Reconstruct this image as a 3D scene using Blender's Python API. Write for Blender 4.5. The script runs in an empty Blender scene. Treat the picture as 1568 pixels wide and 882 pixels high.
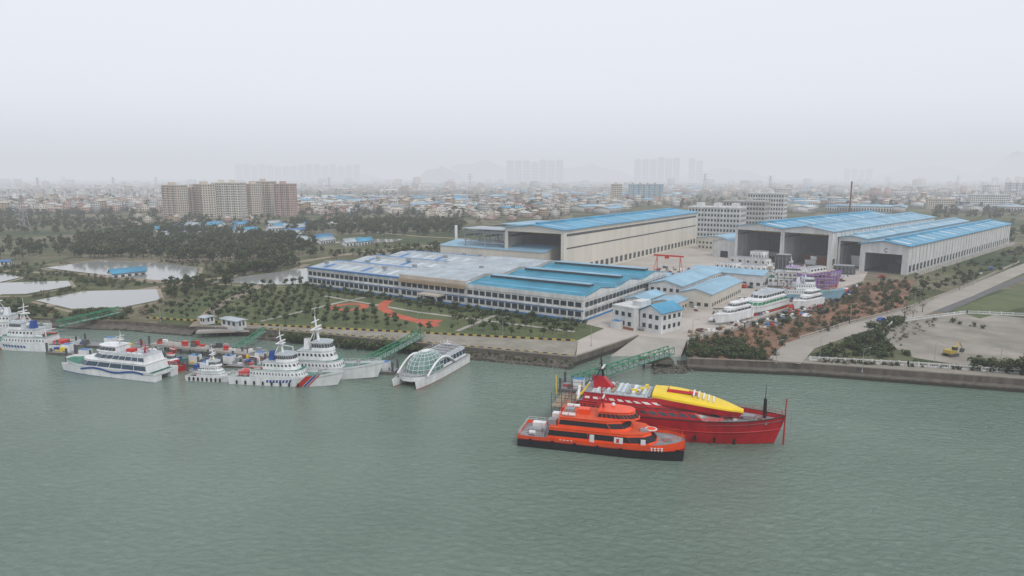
import bpy, math, random
import numpy as np
from mathutils import Vector, Matrix
random.seed(7); np.random.seed(7)
R=random.random
def U(a,b): return a+(b-a)*random.random()
# ---------------------------------------------------------------- survey (drone height, tilt, 24 mm lens)
H=60.0; PT=math.radians(9.4); FL=1045.0
SP,CP=math.sin(PT),math.cos(PT)
LZ=3.0
def G(px,py,z=LZ):
    b=(441-py)/FL
    t=(z-H)/(-SP+b*CP)
    return Vector(((px-784)/FL*t, t*(CP+b*SP), z))
# ---------------------------------------------------------------- materials
def M(name,col,rough=.75,var=.18,scale=.4,metal=0.0,spec=.3,streak=1.0,col2=None,bump=0,detail=6):
    m=bpy.data.materials.new(name); m.use_nodes=True
    nt=m.node_tree; N=nt.nodes; Lk=nt.links
    p=N['Principled BSDF']; p.inputs['Roughness'].default_value=rough
    p.inputs['Metallic'].default_value=metal
    p.inputs['Specular IOR Level'].default_value=spec
    g=N.new('ShaderNodeNewGeometry'); mp=N.new('ShaderNodeMapping')
    mp.inputs['Scale'].default_value=(1,1,streak)
    no=N.new('ShaderNodeTexNoise'); no.inputs['Scale'].default_value=scale; no.inputs['Detail'].default_value=detail
    no.inputs['Roughness'].default_value=.65
    r=N.new('ShaderNodeMapRange'); r.inputs['From Min'].default_value=.3; r.inputs['From Max'].default_value=.7
    mx=N.new('ShaderNodeMix'); mx.data_type='RGBA'
    c2=col2 if col2 else tuple(min(1,c*(1+var*.6)) for c in col)
    c1=col if col2 else tuple(c*(1-var) for c in col)
    mx.inputs['A'].default_value=(*c1,1); mx.inputs['B'].default_value=(*c2,1)
    Lk.new(g.outputs['Position'],mp.inputs['Vector']); Lk.new(mp.outputs[0],no.inputs['Vector'])
    Lk.new(no.outputs['Fac'],r.inputs['Value']); Lk.new(r.outputs[0],mx.inputs['Factor'])
    Lk.new(mx.outputs['Result'],p.inputs['Base Color'])
    return m
white=M('white_paint',(.58,.59,.58),.5,.26,.3,streak=.2)
whiteship=M('ship_white',(.70,.71,.71),.4,.2,.5,streak=.2)
cream=M('cream_cladding',(.58,.55,.48),.6,.12,.12,streak=.15)
cream2=M('cream_plaster',(.50,.45,.38),.8,.18,.2,streak=.2)
pinkw=M('pink_plaster',(.45,.32,.28),.85,.2,.1)
greyw=M('grey_plaster',(.42,.42,.40),.85,.25,.1)
brick=M('brick_red',(.30,.12,.08),.9,.25,.3)
brown=M('brown_plaster',(.32,.25,.17),.85,.2,.2)
glass=M('window_glass',(.03,.045,.055),.15,.4,.6,spec=.6)
glassb=M('blue_glass',(.035,.07,.11),.15,.4,.6,spec=.6)
dark=M('dark_interior',(.03,.03,.033),.9,.3,.3)
steel=M('dark_steel',(.08,.085,.09),.6,.3,.5)
greys=M('grey_steel',(.28,.29,.30),.6,.25,.4)
teal=M('teal_roof_sheet',(.03,.22,.32),.5,.28,.12,streak=1)
cyan=M('cyan_roof_sheet',(.075,.31,.48),.5,.3,.06)
lblue=M('pale_blue_roof',(.25,.42,.53),.55,.28,.08)
blue=M('blue_roof_sheet',(.04,.17,.40),.5,.2,.15)
lgrey=M('pale_grey_roof',(.38,.43,.46),.6,.28,.15)
roofwh=M('white_skylight_sheet',(.50,.56,.58),.5,.2,.1)
rust=M('rust',(.17,.07,.04),.9,.4,.8)
redroof=M('terracotta_roof',(.24,.11,.085),.85,.3,.15)
concrete=M('concrete',(.28,.26,.23),.9,.22,.07,col2=(.42,.39,.35))
concrete2=M('yard_concrete',(.33,.295,.26),.9,.2,.05,col2=(.48,.44,.39),detail=9)
concpad=M('forecourt_concrete',(.15,.145,.11),.9,.2,.06,col2=(.34,.305,.265),detail=9)
concprom=M('promenade_paving',(.18,.165,.13),.9,.2,.15,col2=(.31,.28,.24))
concdark=M('stained_concrete',(.12,.108,.088),.95,.45,.5,streak=.3)
tidal=M('tidal_stain',(.045,.042,.033),.9,.35,.7)
asphalt=M('road_surface',(.32,.29,.25),.9,.18,.05)
asph2=M('asphalt',(.12,.12,.12),.9,.2,.1)
dirt=M('dirt',(.21,.165,.12),.95,.3,.06,col2=(.32,.265,.20))
redsoil=M('red_soil',(.11,.085,.055),.95,.3,.09,col2=(.28,.135,.08))
grass=M('grass',(.055,.085,.03),.95,.3,.07,col2=(.12,.135,.055),detail=9)
grass2=M('rough_grass',(.055,.078,.033),.95,.3,.05,col2=(.13,.125,.065),detail=9)
track=M('red_track',(.45,.10,.05),.85,.2,.2)
yellow=M('yellow_paint',(.78,.56,.02),.4,.12,.3)
yellowd=M('yellow_lane',(.45,.34,.08),.7,.25,.3)
black=M('black_paint',(.015,.015,.017),.4,.3,.4)
shipred=M('ship_red',(.42,.010,.016),.35,.28,.35,streak=.4)
shipor=M('ship_orange',(.80,.075,.012),.35,.17,.35,streak=.4)
ordeck=M('orange_deck',(.66,.10,.035),.6,.15,.6)
green=M('green_paint',(.03,.20,.10),.5,.25,.5)
deckgr=M('green_deck',(.05,.18,.13),.7,.3,.6)
deckg=M('grey_deck',(.24,.25,.26),.8,.25,.6)
shipbl=M('ship_blue',(.02,.07,.28),.4,.2,.5)
purple=M('purple_paint',(.27,.15,.42),.5,.2,.5)
domegl=M('dome_glass',(.10,.20,.18),.12,.3,.8,spec=.8)
redp=M('red_paint',(.5,.03,.02),.5,.2,.5)
bark=M('bark',(.09,.065,.045),.95,.3,2)
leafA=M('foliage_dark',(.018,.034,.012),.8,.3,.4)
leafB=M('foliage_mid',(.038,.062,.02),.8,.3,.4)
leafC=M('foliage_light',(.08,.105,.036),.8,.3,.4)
leafD=M('foliage_dry',(.10,.075,.04),.85,.3,.4)
leafE=M('foliage_redbrown',(.11,.06,.03),.85,.3,.4)
hillm=M('hill_woodland',(.05,.07,.045),.95,.3,.01)
farw=M('far_tower_wall',(.22,.23,.25),.9,.1,.01)
skin_w=M('hatch_white',(.7,.7,.68),.6,.1,1)
# ---------------------------------------------------------------- mesh builder
class MB:
    def __init__(s): s.v=[];s.f=[];s.m=[];s.mats=[]
    def mi(s,mat):
        if mat not in s.mats: s.mats.append(mat)
        return s.mats.index(mat)
    def face(s,pts,mat):
        n=len(s.v); s.v+= [tuple(p) for p in pts]; s.f.append(list(range(n,n+len(pts)))); s.m.append(s.mi(mat))
    def box(s,x0,x1,y0,y1,z0,z1,mat,top=None):
        P=[(x0,y0,z0),(x1,y0,z0),(x1,y1,z0),(x0,y1,z0),(x0,y0,z1),(x1,y0,z1),(x1,y1,z1),(x0,y1,z1)]
        n=len(s.v); s.v+=P; a=s.mi(mat); b=s.mi(top) if top else a
        for q,m in (((0,3,2,1),a),((4,5,6,7),b),((0,1,5,4),a),((1,2,6,5),a),((2,3,7,6),a),((3,0,4,7),a)):
            s.f.append([n+i for i in q]); s.m.append(m)
    def cyl(s,p0,p1,r0,r1,mat,n=8,cap=True):
        p0=Vector(p0);p1=Vector(p1);d=(p1-p0).normalized()
        a=d.cross(Vector((0,0,1)))
        if a.length<.01:a=Vector((1,0,0))
        a.normalize();b=d.cross(a)
        k=len(s.v)
        for p,r in((p0,r0),(p1,r1)):
            for i in range(n):
                t=2*math.pi*i/n; s.v.append(tuple(p+a*math.cos(t)*r+b*math.sin(t)*r))
        m=s.mi(mat)
        for i in range(n):
            j=(i+1)%n; s.f.append([k+i,k+j,k+n+j,k+n+i]); s.m.append(m)
        if cap:
            s.f.append([k+n+i for i in range(n)]); s.m.append(m)
            s.f.append([k+i for i in reversed(range(n))]); s.m.append(m)
    def beam(s,p0,p1,t,mat): s.cyl(p0,p1,t*.6,t*.6,mat,4)
    def loft(s,rings,mats,cap=None,bot=None,closed=True):
        k=len(s.v); n=len(rings[0])
        for r in rings: s.v+=[tuple(p) for p in r]
        for a in range(len(rings)-1):
            m=s.mi(mats[a] if isinstance(mats,(list,tuple)) else mats)
            for i in range(n if closed else n-1):
                j=(i+1)%n
                s.f.append([k+a*n+i,k+a*n+j,k+(a+1)*n+j,k+(a+1)*n+i]); s.m.append(m)
        if cap: s.f.append([k+(len(rings)-1)*n+i for i in range(n)]); s.m.append(s.mi(cap))
        if bot: s.f.append([k+i for i in reversed(range(n))]); s.m.append(s.mi(bot))
    def build(s,name,parent=None,smooth=False):
        me=bpy.data.meshes.new(name); me.from_pydata(s.v,[],s.f)
        for m in s.mats: me.materials.append(m)
        me.polygons.foreach_set('material_index',s.m)
        if smooth: me.polygons.foreach_set('use_smooth',[True]*len(s.f))
        me.update()
        o=bpy.data.objects.new(name,me); bpy.context.scene.collection.objects.link(o)
        if parent: o.parent=parent
        return o
def E(name,loc=(0,0,0),rz=0.0,sc=1.0):
    o=bpy.data.objects.new(name,None); bpy.context.scene.collection.objects.link(o)
    o.location=loc; o.rotation_euler=(0,0,rz); o.scale=(sc,sc,sc); o.empty_display_size=.5
    return o
def winrow(mb,p0,p1,z0,z1,n,frac,mat,off=.05):
    p0=Vector(p0[:2]);p1=Vector(p1[:2]);d=(p1-p0);L=d.length;d/=L;nn=Vector((d.y,-d.x))*off
    w=L/n
    for i in range(n):
        a=p0+d*(w*(i+.5-frac/2))+nn;b=p0+d*(w*(i+.5+frac/2))+nn
        mb.face([(a.x,a.y,z0),(b.x,b.y,z0),(b.x,b.y,z1),(a.x,a.y,z1)],mat)
def gable(mb,x0,x1,y0,y1,z,h,axis,mat,wall,ov=.6,t=.25):
    if axis=='x':
        ym=(y0+y1)/2
        a=[(x0-ov,y0-ov,z-.02),(x1+ov,y0-ov,z-.02),(x1+ov,ym,z+h),(x0-ov,ym,z+h)]
        b=[(x1+ov,y1+ov,z-.02),(x0-ov,y1+ov,z-.02),(x0-ov,ym,z+h),(x1+ov,ym,z+h)]
        tri=[[(x0,y0,z),(x0,y1,z),(x0,ym,z+h-.1)],[(x1,y0,z),(x1,y1,z),(x1,ym,z+h-.1)]]
    else:
        xm=(x0+x1)/2
        a=[(x0-ov,y1+ov,z-.02),(x0-ov,y0-ov,z-.02),(xm,y0-ov,z+h),(xm,y1+ov,z+h)]
        b=[(x1+ov,y0-ov,z-.02),(x1+ov,y1+ov,z-.02),(xm,y1+ov,z+h),(xm,y0-ov,z+h)]
        tri=[[(x0,y0,z),(x1,y0,z),(xm,y0,z+h-.1)],[(x0,y1,z),(x1,y1,z),(xm,y1,z+h-.1)]]
    for f in (a,b):
        up=[(p[0],p[1],p[2]+t) for p in f]
        mb.loft([f,up],mat,cap=mat,bot=mat)
    for f in tri: mb.face(f,wall)
def frame(pl,pr):
    d=pr-pl; return pl,math.atan2(d.y,d.x),d.xy.length
# ---------------------------------------------------------------- scatter templates
class Tm:
    def __init__(s,mb):
        s.v=np.array(mb.v,dtype=np.float32); s.l=np.array([i for f in mb.f for i in f],dtype=np.int32)
        t=np.array([len(f) for f in mb.f],dtype=np.int32); s.t=t; s.m=np.array(mb.m,dtype=np.int32); s.mats=mb.mats
def scatter(name,items,parent=None):
    mats=[];V=[];Lp=[];T=[];Mi=[];off=0
    for (tm,x,y,z,r,sx,sy,sz) in items:
        mp=[]
        for m in tm.mats:
            if m not in mats: mats.append(m)
            mp.append(mats.index(m))
        c,s_=math.cos(r),math.sin(r)
        v=tm.v*np.array([sx,sy,sz],dtype=np.float32)
        w=np.empty_like(v); w[:,0]=v[:,0]*c-v[:,1]*s_+x; w[:,1]=v[:,0]*s_+v[:,1]*c+y; w[:,2]=v[:,2]+z
        V.append(w);Lp.append(tm.l+off);T.append(tm.t);Mi.append(np.array(mp,dtype=np.int32)[tm.m]);off+=len(v)
    V=np.concatenate(V);Lp=np.concatenate(Lp);T=np.concatenate(T);Mi=np.concatenate(Mi)
    me=bpy.data.meshes.new(name)
    me.vertices.add(len(V)); me.vertices.foreach_set('co',V.ravel())
    me.loops.add(len(Lp)); me.loops.foreach_set('vertex_index',Lp)
    me.polygons.add(len(T)); st=np.zeros(len(T),dtype=np.int32); st[1:]=np.cumsum(T)[:-1]
    me.polygons.foreach_set('loop_start',st)
    for m in mats: me.materials.append(m)
    me.polygons.foreach_set('material_index',Mi)
    me.update(calc_edges=True); me.validate()
    o=bpy.data.objects.new(name,me); bpy.context.scene.collection.objects.link(o)
    if parent:o.parent=parent
    return o
def treeT(h,cr,nl,ls,mats,trunk=True,seed=0,base=.35):
    rr=random.Random(seed); mb=MB()
    if trunk:
        mb.cyl((0,0,0),(.1*cr,0,h*.55),h*.028,h*.014,bark,5,False)
        for i in range(4):
            a=rr.uniform(0,6.28); mb.cyl((.05*cr,0,h*rr.uniform(.3,.5)),(math.cos(a)*cr*.6,math.sin(a)*cr*.6,h*rr.uniform(.55,.8)),h*.012,h*.005,bark,4,False)
    ncl=7; cl=[]
    for i in range(ncl):
        a=rr.uniform(0,6.28);q=rr.uniform(.15,.75)*cr; zz=h*rr.uniform(base+.12,.85)
        cl.append((math.cos(a)*q,math.sin(a)*q,zz,cr*rr.uniform(.3,.55)))
    cl.append((0,0,h*.8,cr*.5))
    for i in range(nl):
        c=rr.choice(cl)
        th=rr.uniform(0,6.28);ph=math.acos(rr.uniform(-1,1));rad=c[3]*rr.uniform(.55,1.08)
        p=Vector((c[0]+rad*math.sin(ph)*math.cos(th),c[1]+rad*math.sin(ph)*math.sin(th),c[2]+rad*math.cos(ph)*.8))
        if p.z<h*base*.6: p.z=h*base*.6+rr.uniform(0,.3)
        a=Vector((rr.uniform(-1,1),rr.uniform(-1,1),rr.uniform(-.5,.5))).normalized()
        b=a.cross(Vector((rr.uniform(-1,1),rr.uniform(-1,1),rr.uniform(-1,1)))).normalized()
        s=ls*rr.uniform(.6,1.3)
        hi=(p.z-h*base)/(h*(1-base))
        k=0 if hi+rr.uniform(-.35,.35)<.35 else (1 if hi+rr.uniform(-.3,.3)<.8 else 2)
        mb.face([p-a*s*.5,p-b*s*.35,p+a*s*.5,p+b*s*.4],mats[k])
    return Tm(mb)
LM=[leafA,leafB,leafC]; LD=[leafA,leafD,leafC]; LR=[leafB,leafD,leafE]; LE=[leafB,leafC,leafD]
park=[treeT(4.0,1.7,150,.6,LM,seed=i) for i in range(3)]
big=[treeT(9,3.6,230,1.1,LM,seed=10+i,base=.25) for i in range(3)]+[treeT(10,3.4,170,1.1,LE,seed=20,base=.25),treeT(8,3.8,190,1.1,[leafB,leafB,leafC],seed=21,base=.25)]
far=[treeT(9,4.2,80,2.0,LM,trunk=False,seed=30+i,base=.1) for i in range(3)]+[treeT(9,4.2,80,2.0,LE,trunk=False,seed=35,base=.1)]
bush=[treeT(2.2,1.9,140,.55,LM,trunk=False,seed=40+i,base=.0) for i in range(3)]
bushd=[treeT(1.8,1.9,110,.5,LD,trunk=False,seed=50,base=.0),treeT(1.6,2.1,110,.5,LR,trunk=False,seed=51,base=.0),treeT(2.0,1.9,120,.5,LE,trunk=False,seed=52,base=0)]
def put(ts,p,s=1,z=None,sv=.25):
    k=s*U(1-sv,1+sv); return (random.choice(ts),p.x,p.y,p.z if z is None else z,U(0,6.28),k*U(.85,1.15),k*U(.85,1.15),k)
def inpoly(x,y,poly):
    c=False;n=len(poly)
    for i in range(n):
        x1,y1=poly[i];x2,y2=poly[i-1]
        if (y1>y)!=(y2>y) and x<(x2-x1)*(y-y1)/(y2-y1)+x1: c=not c
    return c
PONDQ=([(70,410),(150,399),(230,402),(305,409),(298,427),(240,429),(150,420)],[(55,460),(130,446),(240,443),(245,459),(190,470),(110,473)],
          [(-80,452),(-60,435),(105,430),(110,438),(40,450)],[(325,432),(360,425),(475,410),(480,434),(420,436)],[(-80,425),(0,419),(35,424),(0,432),(-80,440)],
          [(500,372),(560,366),(620,366),(600,371)])
def grow(q,f=1.12):
    cx=sum(a for a,b in q)/len(q);cy=sum(b for a,b in q)/len(q);return [(cx+(a-cx)*f,cy+(b-cy)*(f+.12)+2) for a,b in q]
PW=[[G(a,b).xy for a,b in grow(q)] for q in PONDQ]
def fill(ts,poly,n,s=1,z=LZ,sv=.25,avoid=None):
    avoid=PW if avoid is None else avoid
    W=[G(a,b,z).xy for a,b in poly]; xs=[w.x for w in W];ys=[w.y for w in W];out=[];k=0
    while len(out)<n and k<n*60:
        k+=1;x=U(min(xs),max(xs));y=U(min(ys),max(ys))
        if inpoly(x,y,W) and not any(inpoly(x,y,a) for a in avoid): out.append(put(ts,Vector((x,y,z)),s,sv=sv))
    return out
# ---------------------------------------------------------------- ground & water
shore=[(-500,470),(-150,480),(60,487),(200,492),(300,500),(400,504),(640,525),(880,547),(978,514),(1052,521),(1052,549),(1240,557),(1568,581),(2300,640)]
sw=[G(a,b) for a,b in shore]
mb=MB(); mb.face([tuple(p) for p in sw]+[(3000,sw[-1].y,LZ),(22000,2000,LZ),(22000,24000,LZ),(-22000,24000,LZ),(-22000,1500,LZ),(sw[0].x-300,sw[0].y+60,LZ)],grass2)
gm=bpy.data.materials.new('field_ground'); gm.use_nodes=True
nt=gm.node_tree;N=nt.nodes;Lk=nt.links;p=N['Principled BSDF'];p.inputs['Roughness'].default_value=.95;p.inputs['Specular IOR Level'].default_value=.1
g=N.new('ShaderNodeNewGeometry')
n1=N.new('ShaderNodeTexNoise');n1.inputs['Scale'].default_value=.008;n1.inputs['Detail'].default_value=5
n2=N.new('ShaderNodeTexNoise');n2.inputs['Scale'].default_value=.12;n2.inputs['Detail'].default_value=8
vo=N.new('ShaderNodeTexVoronoi');vo.inputs['Scale'].default_value=.012
for q in(n1,n2,vo): Lk.new(g.outputs['Position'],q.inputs['Vector'])
r1=N.new('ShaderNodeValToRGB');e=r1.color_ramp.elements
e[0].position=.3;e[0].color=(.05,.072,.03,1);e[1].position=.75;e[1].color=(.20,.17,.12,1)
e2_=e.new(.5);e2_.color=(.10,.11,.05,1)
r2=N.new('ShaderNodeMix');r2.data_type='RGBA';r2.blend_type='MULTIPLY';r2.inputs['Factor'].default_value=.7
r3=N.new('ShaderNodeMapRange');r3.inputs['From Min'].default_value=.3;r3.inputs['From Max'].default_value=.7;r3.inputs['To Min'].default_value=.45;r3.inputs['To Max'].default_value=1.3
ad=N.new('ShaderNodeMath');ad.operation='MULTIPLY_ADD';ad.inputs[1].default_value=.35
sx=N.new('ShaderNodeSeparateColor')
Lk.new(vo.outputs['Color'],sx.inputs[0]);Lk.new(sx.outputs[0],ad.inputs[0])
sb=N.new('ShaderNodeMath');sb.operation='SUBTRACT';sb.inputs[1].default_value=.17
Lk.new(n1.outputs['Fac'],sb.inputs[0]);Lk.new(sb.outputs[0],ad.inputs[2])
Lk.new(ad.outputs[0],r1.inputs['Fac']);Lk.new(n2.outputs['Fac'],r3.inputs['Value'])
Lk.new(r1.outputs['Color'],r2.inputs['A']);Lk.new(r3.outputs[0],r2.inputs['B']);Lk.new(r2.outputs['Result'],p.inputs['Base Color'])
o=mb.build('ground'); o.data.materials.clear(); o.data.materials.append(gm)

wm=bpy.data.materials.new('river_water'); wm.use_nodes=True
nt=wm.node_tree;N=nt.nodes;Lk=nt.links;p=N['Principled BSDF'];p.inputs['Roughness'].default_value=.08;p.inputs['IOR'].default_value=1.33
g=N.new('ShaderNodeNewGeometry');mp=N.new('ShaderNodeMapping');mp.inputs['Scale'].default_value=(1,1.7,1);mp.inputs['Rotation'].default_value=(0,0,.45)
Lk.new(g.outputs['Position'],mp.inputs['Vector'])
a=N.new('ShaderNodeTexNoise');a.inputs['Scale'].default_value=.5;a.inputs['Detail'].default_value=7;a.inputs['Roughness'].default_value=.66;a.inputs['Distortion'].default_value=.8
a2=N.new('ShaderNodeTexNoise');a2.inputs['Scale'].default_value=.1;a2.inputs['Detail'].default_value=3
b=N.new('ShaderNodeTexNoise');b.inputs['Scale'].default_value=.02;b.inputs['Detail'].default_value=5
Lk.new(mp.outputs[0],a.inputs['Vector']);Lk.new(mp.outputs[0],a2.inputs['Vector']);Lk.new(g.outputs['Position'],b.inputs['Vector'])
bp=N.new('ShaderNodeBump');bp.inputs['Strength'].default_value=1;bp.inputs['Distance'].default_value=.75
bp2=N.new('ShaderNodeBump');bp2.inputs['Strength'].default_value=1;bp2.inputs['Distance'].default_value=.6
Lk.new(a2.outputs['Fac'],bp2.inputs['Height']);Lk.new(bp2.outputs[0],bp.inputs['Normal'])
Lk.new(a.outputs['Fac'],bp.inputs['Height']);Lk.new(bp.outputs[0],p.inputs['Normal'])
mx=N.new('ShaderNodeMix');mx.data_type='RGBA';mx.inputs['A'].default_value=(.128,.188,.148,1);mx.inputs['B'].default_value=(.178,.24,.196,1)
mr=N.new('ShaderNodeMapRange');mr.inputs['From Min'].default_value=.3;mr.inputs['From Max'].default_value=.7
Lk.new(b.outputs['Fac'],mr.inputs['Value']);Lk.new(mr.outputs[0],mx.inputs['Factor']);Lk.new(mx.outputs['Result'],p.inputs['Base Color'])
mb=MB(); mb.face([(-9000,-3000,0),(9000,-3000,0),(9000,1500,0),(-9000,1500,0)],wm); mb.build('river_water')
pond=bpy.data.materials.new('pond_water');pond.use_nodes=True
p=pond.node_tree.nodes['Principled BSDF'];p.inputs['Base Color'].default_value=(.28,.29,.27,1);p.inputs['Roughness'].default_value=.1;p.inputs['IOR'].default_value=1.33

def sheet(name,poly,mat,dz,z=LZ):
    mb=MB();mb.face([tuple(G(a,b,z)+Vector((0,0,dz))) for a,b in poly],mat);return mb.build(name)
def strip(name,pts,w,mat,dz,z=LZ,kerb=None):
    P=[G(a,b,z) for a,b in pts];mb=MB();Lf=[];Rt=[]
    for i,p in enumerate(P):
        d=(P[min(i+1,len(P)-1)]-P[max(i-1,0)]);d.z=0;d.normalize();n=Vector((-d.y,d.x,0))
        Lf.append(p+n*w/2+Vector((0,0,dz)));Rt.append(p-n*w/2+Vector((0,0,dz)))
    for i in range(len(P)-1):
        mb.face([Rt[i],Rt[i+1],Lf[i+1],Lf[i]],mat)
        if kerb:
            for S,sg in((Lf,1),(Rt,-1)):
                d=(S[i+1]-S[i]).normalized();n=Vector((-d.y,d.x,0))*sg*.3
                q=[S[i],S[i+1],S[i+1]+n,S[i]+n]
                mb.loft([[v+Vector((0,0,-.05)) for v in q],[v+Vector((0,0,.14)) for v in q]],kerb,cap=kerb)
    return mb.build(name)
mb=MB()
for i in range(len(sw)-1):
    a,b=sw[i],sw[i+1]
    if i in(8,): continue
    def at(p,z):return (p.x,p.y,z)
    d=(b-a).normalized(); n=Vector((d.y,-d.x,0))
    mb.face([at(a,1.3),at(b,1.3),at(b,LZ),at(a,LZ)],concdark)
    mb.face([at(a,-1),at(b,-1),at(b,1.3),at(a,1.3)],tidal)
    if i>=4:
        q=[a,b,b-n*.6,a-n*.6]
        mb.loft([[v+Vector((0,0,-.02)) for v in q],[v+Vector((0,0,.3)) for v in q]],concprom,cap=concprom)
mb.build('quay_wall')
mb=MB()
for i in (10,11,12):
    a,b=sw[i],sw[i+1];d=(b-a).normalized();n=Vector((d.y,-d.x,0))
    q=[a+n*.02,a+n*3.2,b+n*3.2,b+n*.02]
    mb.loft([[v+Vector((0,0,-4)) for v in q],[v+Vector((0,0,-2.1)) for v in q],[v+Vector((0,0,-1.7)) for v in q]],[tidal,concdark],cap=concdark)
mb.build('seawall_ledge')
mb=MB()
for i in (0,1,2,3,5,6):
    a,b=sw[i],sw[i+1];n_=max(2,int((b-a).length/2));d=(b-a).normalized();n=Vector((d.y,-d.x,0))
    rows=[]
    for f,(w,z) in enumerate(((.05,1.7),(1.6,1.1),(3.2,.5),(4.6,-.6))):
        rows.append([a.lerp(b,k/n_)+n*(w+U(-.4,.4)*(f>0))+Vector((0,0,z-LZ+U(-.3,.3))) for k in range(n_+1)])
    mb.loft(rows,[concdark,concdark,tidal],closed=False)
mb.build('rubble_bank')
mb=MB();A=G(978,514);B=G(1052,521);C=G(1040,552,-.6);D=G(925,552,-.6)
mb.face([A,D,C,B],concrete);mb.face([B,C,(B.x,B.y,-1)],concdark);mb.build('slipway_ramp')

sheet('park_lawn',[(225,486),(330,446),(472,430),(480,442),(893,497),(925,503),(885,521),(640,509),(400,497)],grass,.02)
sheet('concrete_yard',[(882,546),(885,521),(925,503),(888,494),(1033,442),(1040,420),(1060,392),(1130,394),(1335,405),(1320,432),(1250,455),(1140,500),(1052,521),(978,514)],concrete2,.02)
sheet('soil_verge',[(1052,549),(1052,521),(1140,500),(1250,455),(1322,432),(1400,428),(1385,470),(1200,530),(1186,555)],redsoil,.03)
sheet('concrete_forecourt',[(1345,520),(1365,492),(1480,478),(1700,500),(1700,588),(1568,574),(1400,548)],concpad,.03)
sheet('grass_verge',[(1240,548),(1270,528),(1370,497),(1345,520),(1400,548),(1390,562),(1250,554)],grass2,.035)
sheet('grass_verge',[(1480,560),(1500,548),(1700,560),(1700,585),(1568,573)],grass2,.045)
sheet('quay_promenade',[(1186,552),(1240,546),(1568,563),(1700,572),(1700,589),(1568,579),(1240,556.5)],concprom,.055)
sheet('riverside_path',[(300,499),(400,497),(640,509),(885,521),(880,545),(640,523),(400,503)],concprom,.03)
strip('access_road',[(1200,554),(1225,530),(1300,505),(1390,482),(1470,452),(1568,410),(1700,360)],9,asphalt,.06,kerb=concrete)
strip('side_road',[(1440,478),(1500,452),(1568,425),(1700,372)],4,asph2,.05)
sheet('grass_strip',[(1460,475),(1510,455),(1568,436),(1700,400),(1700,470),(1568,470),(1500,488)],grass,.035)
strip('dirt_track',[(60,470),(240,440),(350,424),(440,404),(560,385),(700,372),(780,368)],7,dirt,.05)
strip('dirt_track',[(300,500),(330,470),(440,418),(470,405)],5,dirt,.045)
strip('dirt_track',[(0,415),(130,420),(300,436)],5,dirt,.045)
strip('dirt_track',[(320,358),(470,345),(640,362),(720,366)],6,dirt,.045)
for q in PONDQ: sheet('pond_water',q,pond,.06)
for q in PONDQ[:5]:
    g_=grow(q,1.04);strip('pond_bank',g_+[g_[0]],2.2,dirt,.03)
sheet('distant_river_water',[(-300,302),(-100,297),(200,294),(310,297),(460,298),(700,299),(720,303),(640,309),(520,303),(300,303),(60,303),(-300,306)],pond,.03)
strip('running_track',[(668,500),(630,489),(600,481),(586,472),(588,465),(596,460)],4.5,track,.05)
strip('running_track',[(596,482),(630,490),(672,491),(655,500)],4.0,track,.055)
mb=MB();c=G(535,470)
for i in range(28):
    a0=6.283*i/28;a1=6.283*(i+1)/28
    mb.face([c+Vector((math.cos(a0)*5,math.sin(a0)*5,.05)),c+Vector((math.cos(a0)*8.5,math.sin(a0)*8.5,.05)),c+Vector((math.cos(a1)*8.5,math.sin(a1)*8.5,.05)),c+Vector((math.cos(a1)*5,math.sin(a1)*5,.05))],track)
mb.build('circular_track')
strip('park_footpath',[(400,492),(520,463),(560,455)],2,concrete,.045)
strip('park_footpath',[(700,507),(760,482),(735,476)],2,concrete,.045)
strip('park_footpath',[(490,452),(640,478),(880,508)],2,concrete,.048)
mb=MB();P=[G(a,b) for a,b in((225,487),(400,498),(640,510),(885,522.5))]
for i in range(3):
    d=P[i+1]-P[i];L=d.length;d.normalize();n=int(L/1.6)
    for k in range(n):
        a=P[i]+d*k*1.6;b=P[i]+d*(k*1.6+1.6);nn=Vector((d.y,-d.x,0))*.35
        m=yellowd if k%2 else black
        mb.loft([[a,b,b+nn,a+nn],[v+Vector((0,0,.6)) for v in (a,b,b+nn,a+nn)]],m,cap=m)
mb.build('striped_kerb_barrier')
mb=MB();P=sw[5:8]
for i in range(2):
    d=P[i+1]-P[i];L=d.length;d.normalize();n=int(L/1.6)
    for k in range(n):
        a=P[i]+d*k*1.6;b=P[i]+d*(k*1.6+1.5);nn=Vector((-d.y,d.x,0))
        q=[a+nn*.7,b+nn*.7,b+nn*1.0,a+nn*1.0];m=yellowd if k%2 else black
        mb.loft([q,[v+Vector((0,0,.5)) for v in q]],m,cap=m)
mb.build('striped_kerb_barrier')
tp=[G(a,b).xy for a,b in[(225,486),(330,446),(472,430),(480,444),(893,499),(920,504),(880,519),(640,508),(400,496)]]
trk=[[G(a,b).xy for a,b in[(575,455),(612,455),(612,476),(690,486),(690,505),(640,505),(580,482)]],[G(a,b).xy for a,b in[(505,462),(565,460),(565,480),(505,480)]]]
it=[];O=G(472,437).xy
e1=Vector((.833,-.553));e2=Vector((.553,.833))
for i in range(-35,45):
    for j in range(-25,6):
        q=O+e1*(i*5.6+U(-.7,.7))+e2*(j*5.2+U(-.6,.6))
        if inpoly(q.x,q.y,tp) and not any(inpoly(q.x,q.y,t) for t in trk) and R()<.86:
            it.append(put(park,Vector((q.x,q.y,LZ)),.88,sv=.35))
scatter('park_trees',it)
it=[]
for i in range(150):
    a=U(430,645); v=504+(a-400)*.09+U(2,14); q=G(a,v,1.0); it.append(put(bush,q,1.15,z=.2))
scatter('mangrove_bushes',it)
it=[]
for k in range(150):
    s=k/150; q=G(475,440).lerp(G(893,497),s)+Vector((-.553,-.833,0))*U(2,4.5)
    if R()<.8: it.append(put(bush if R()<.7 else park,q,.7))
scatter('hedge',it)

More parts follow.
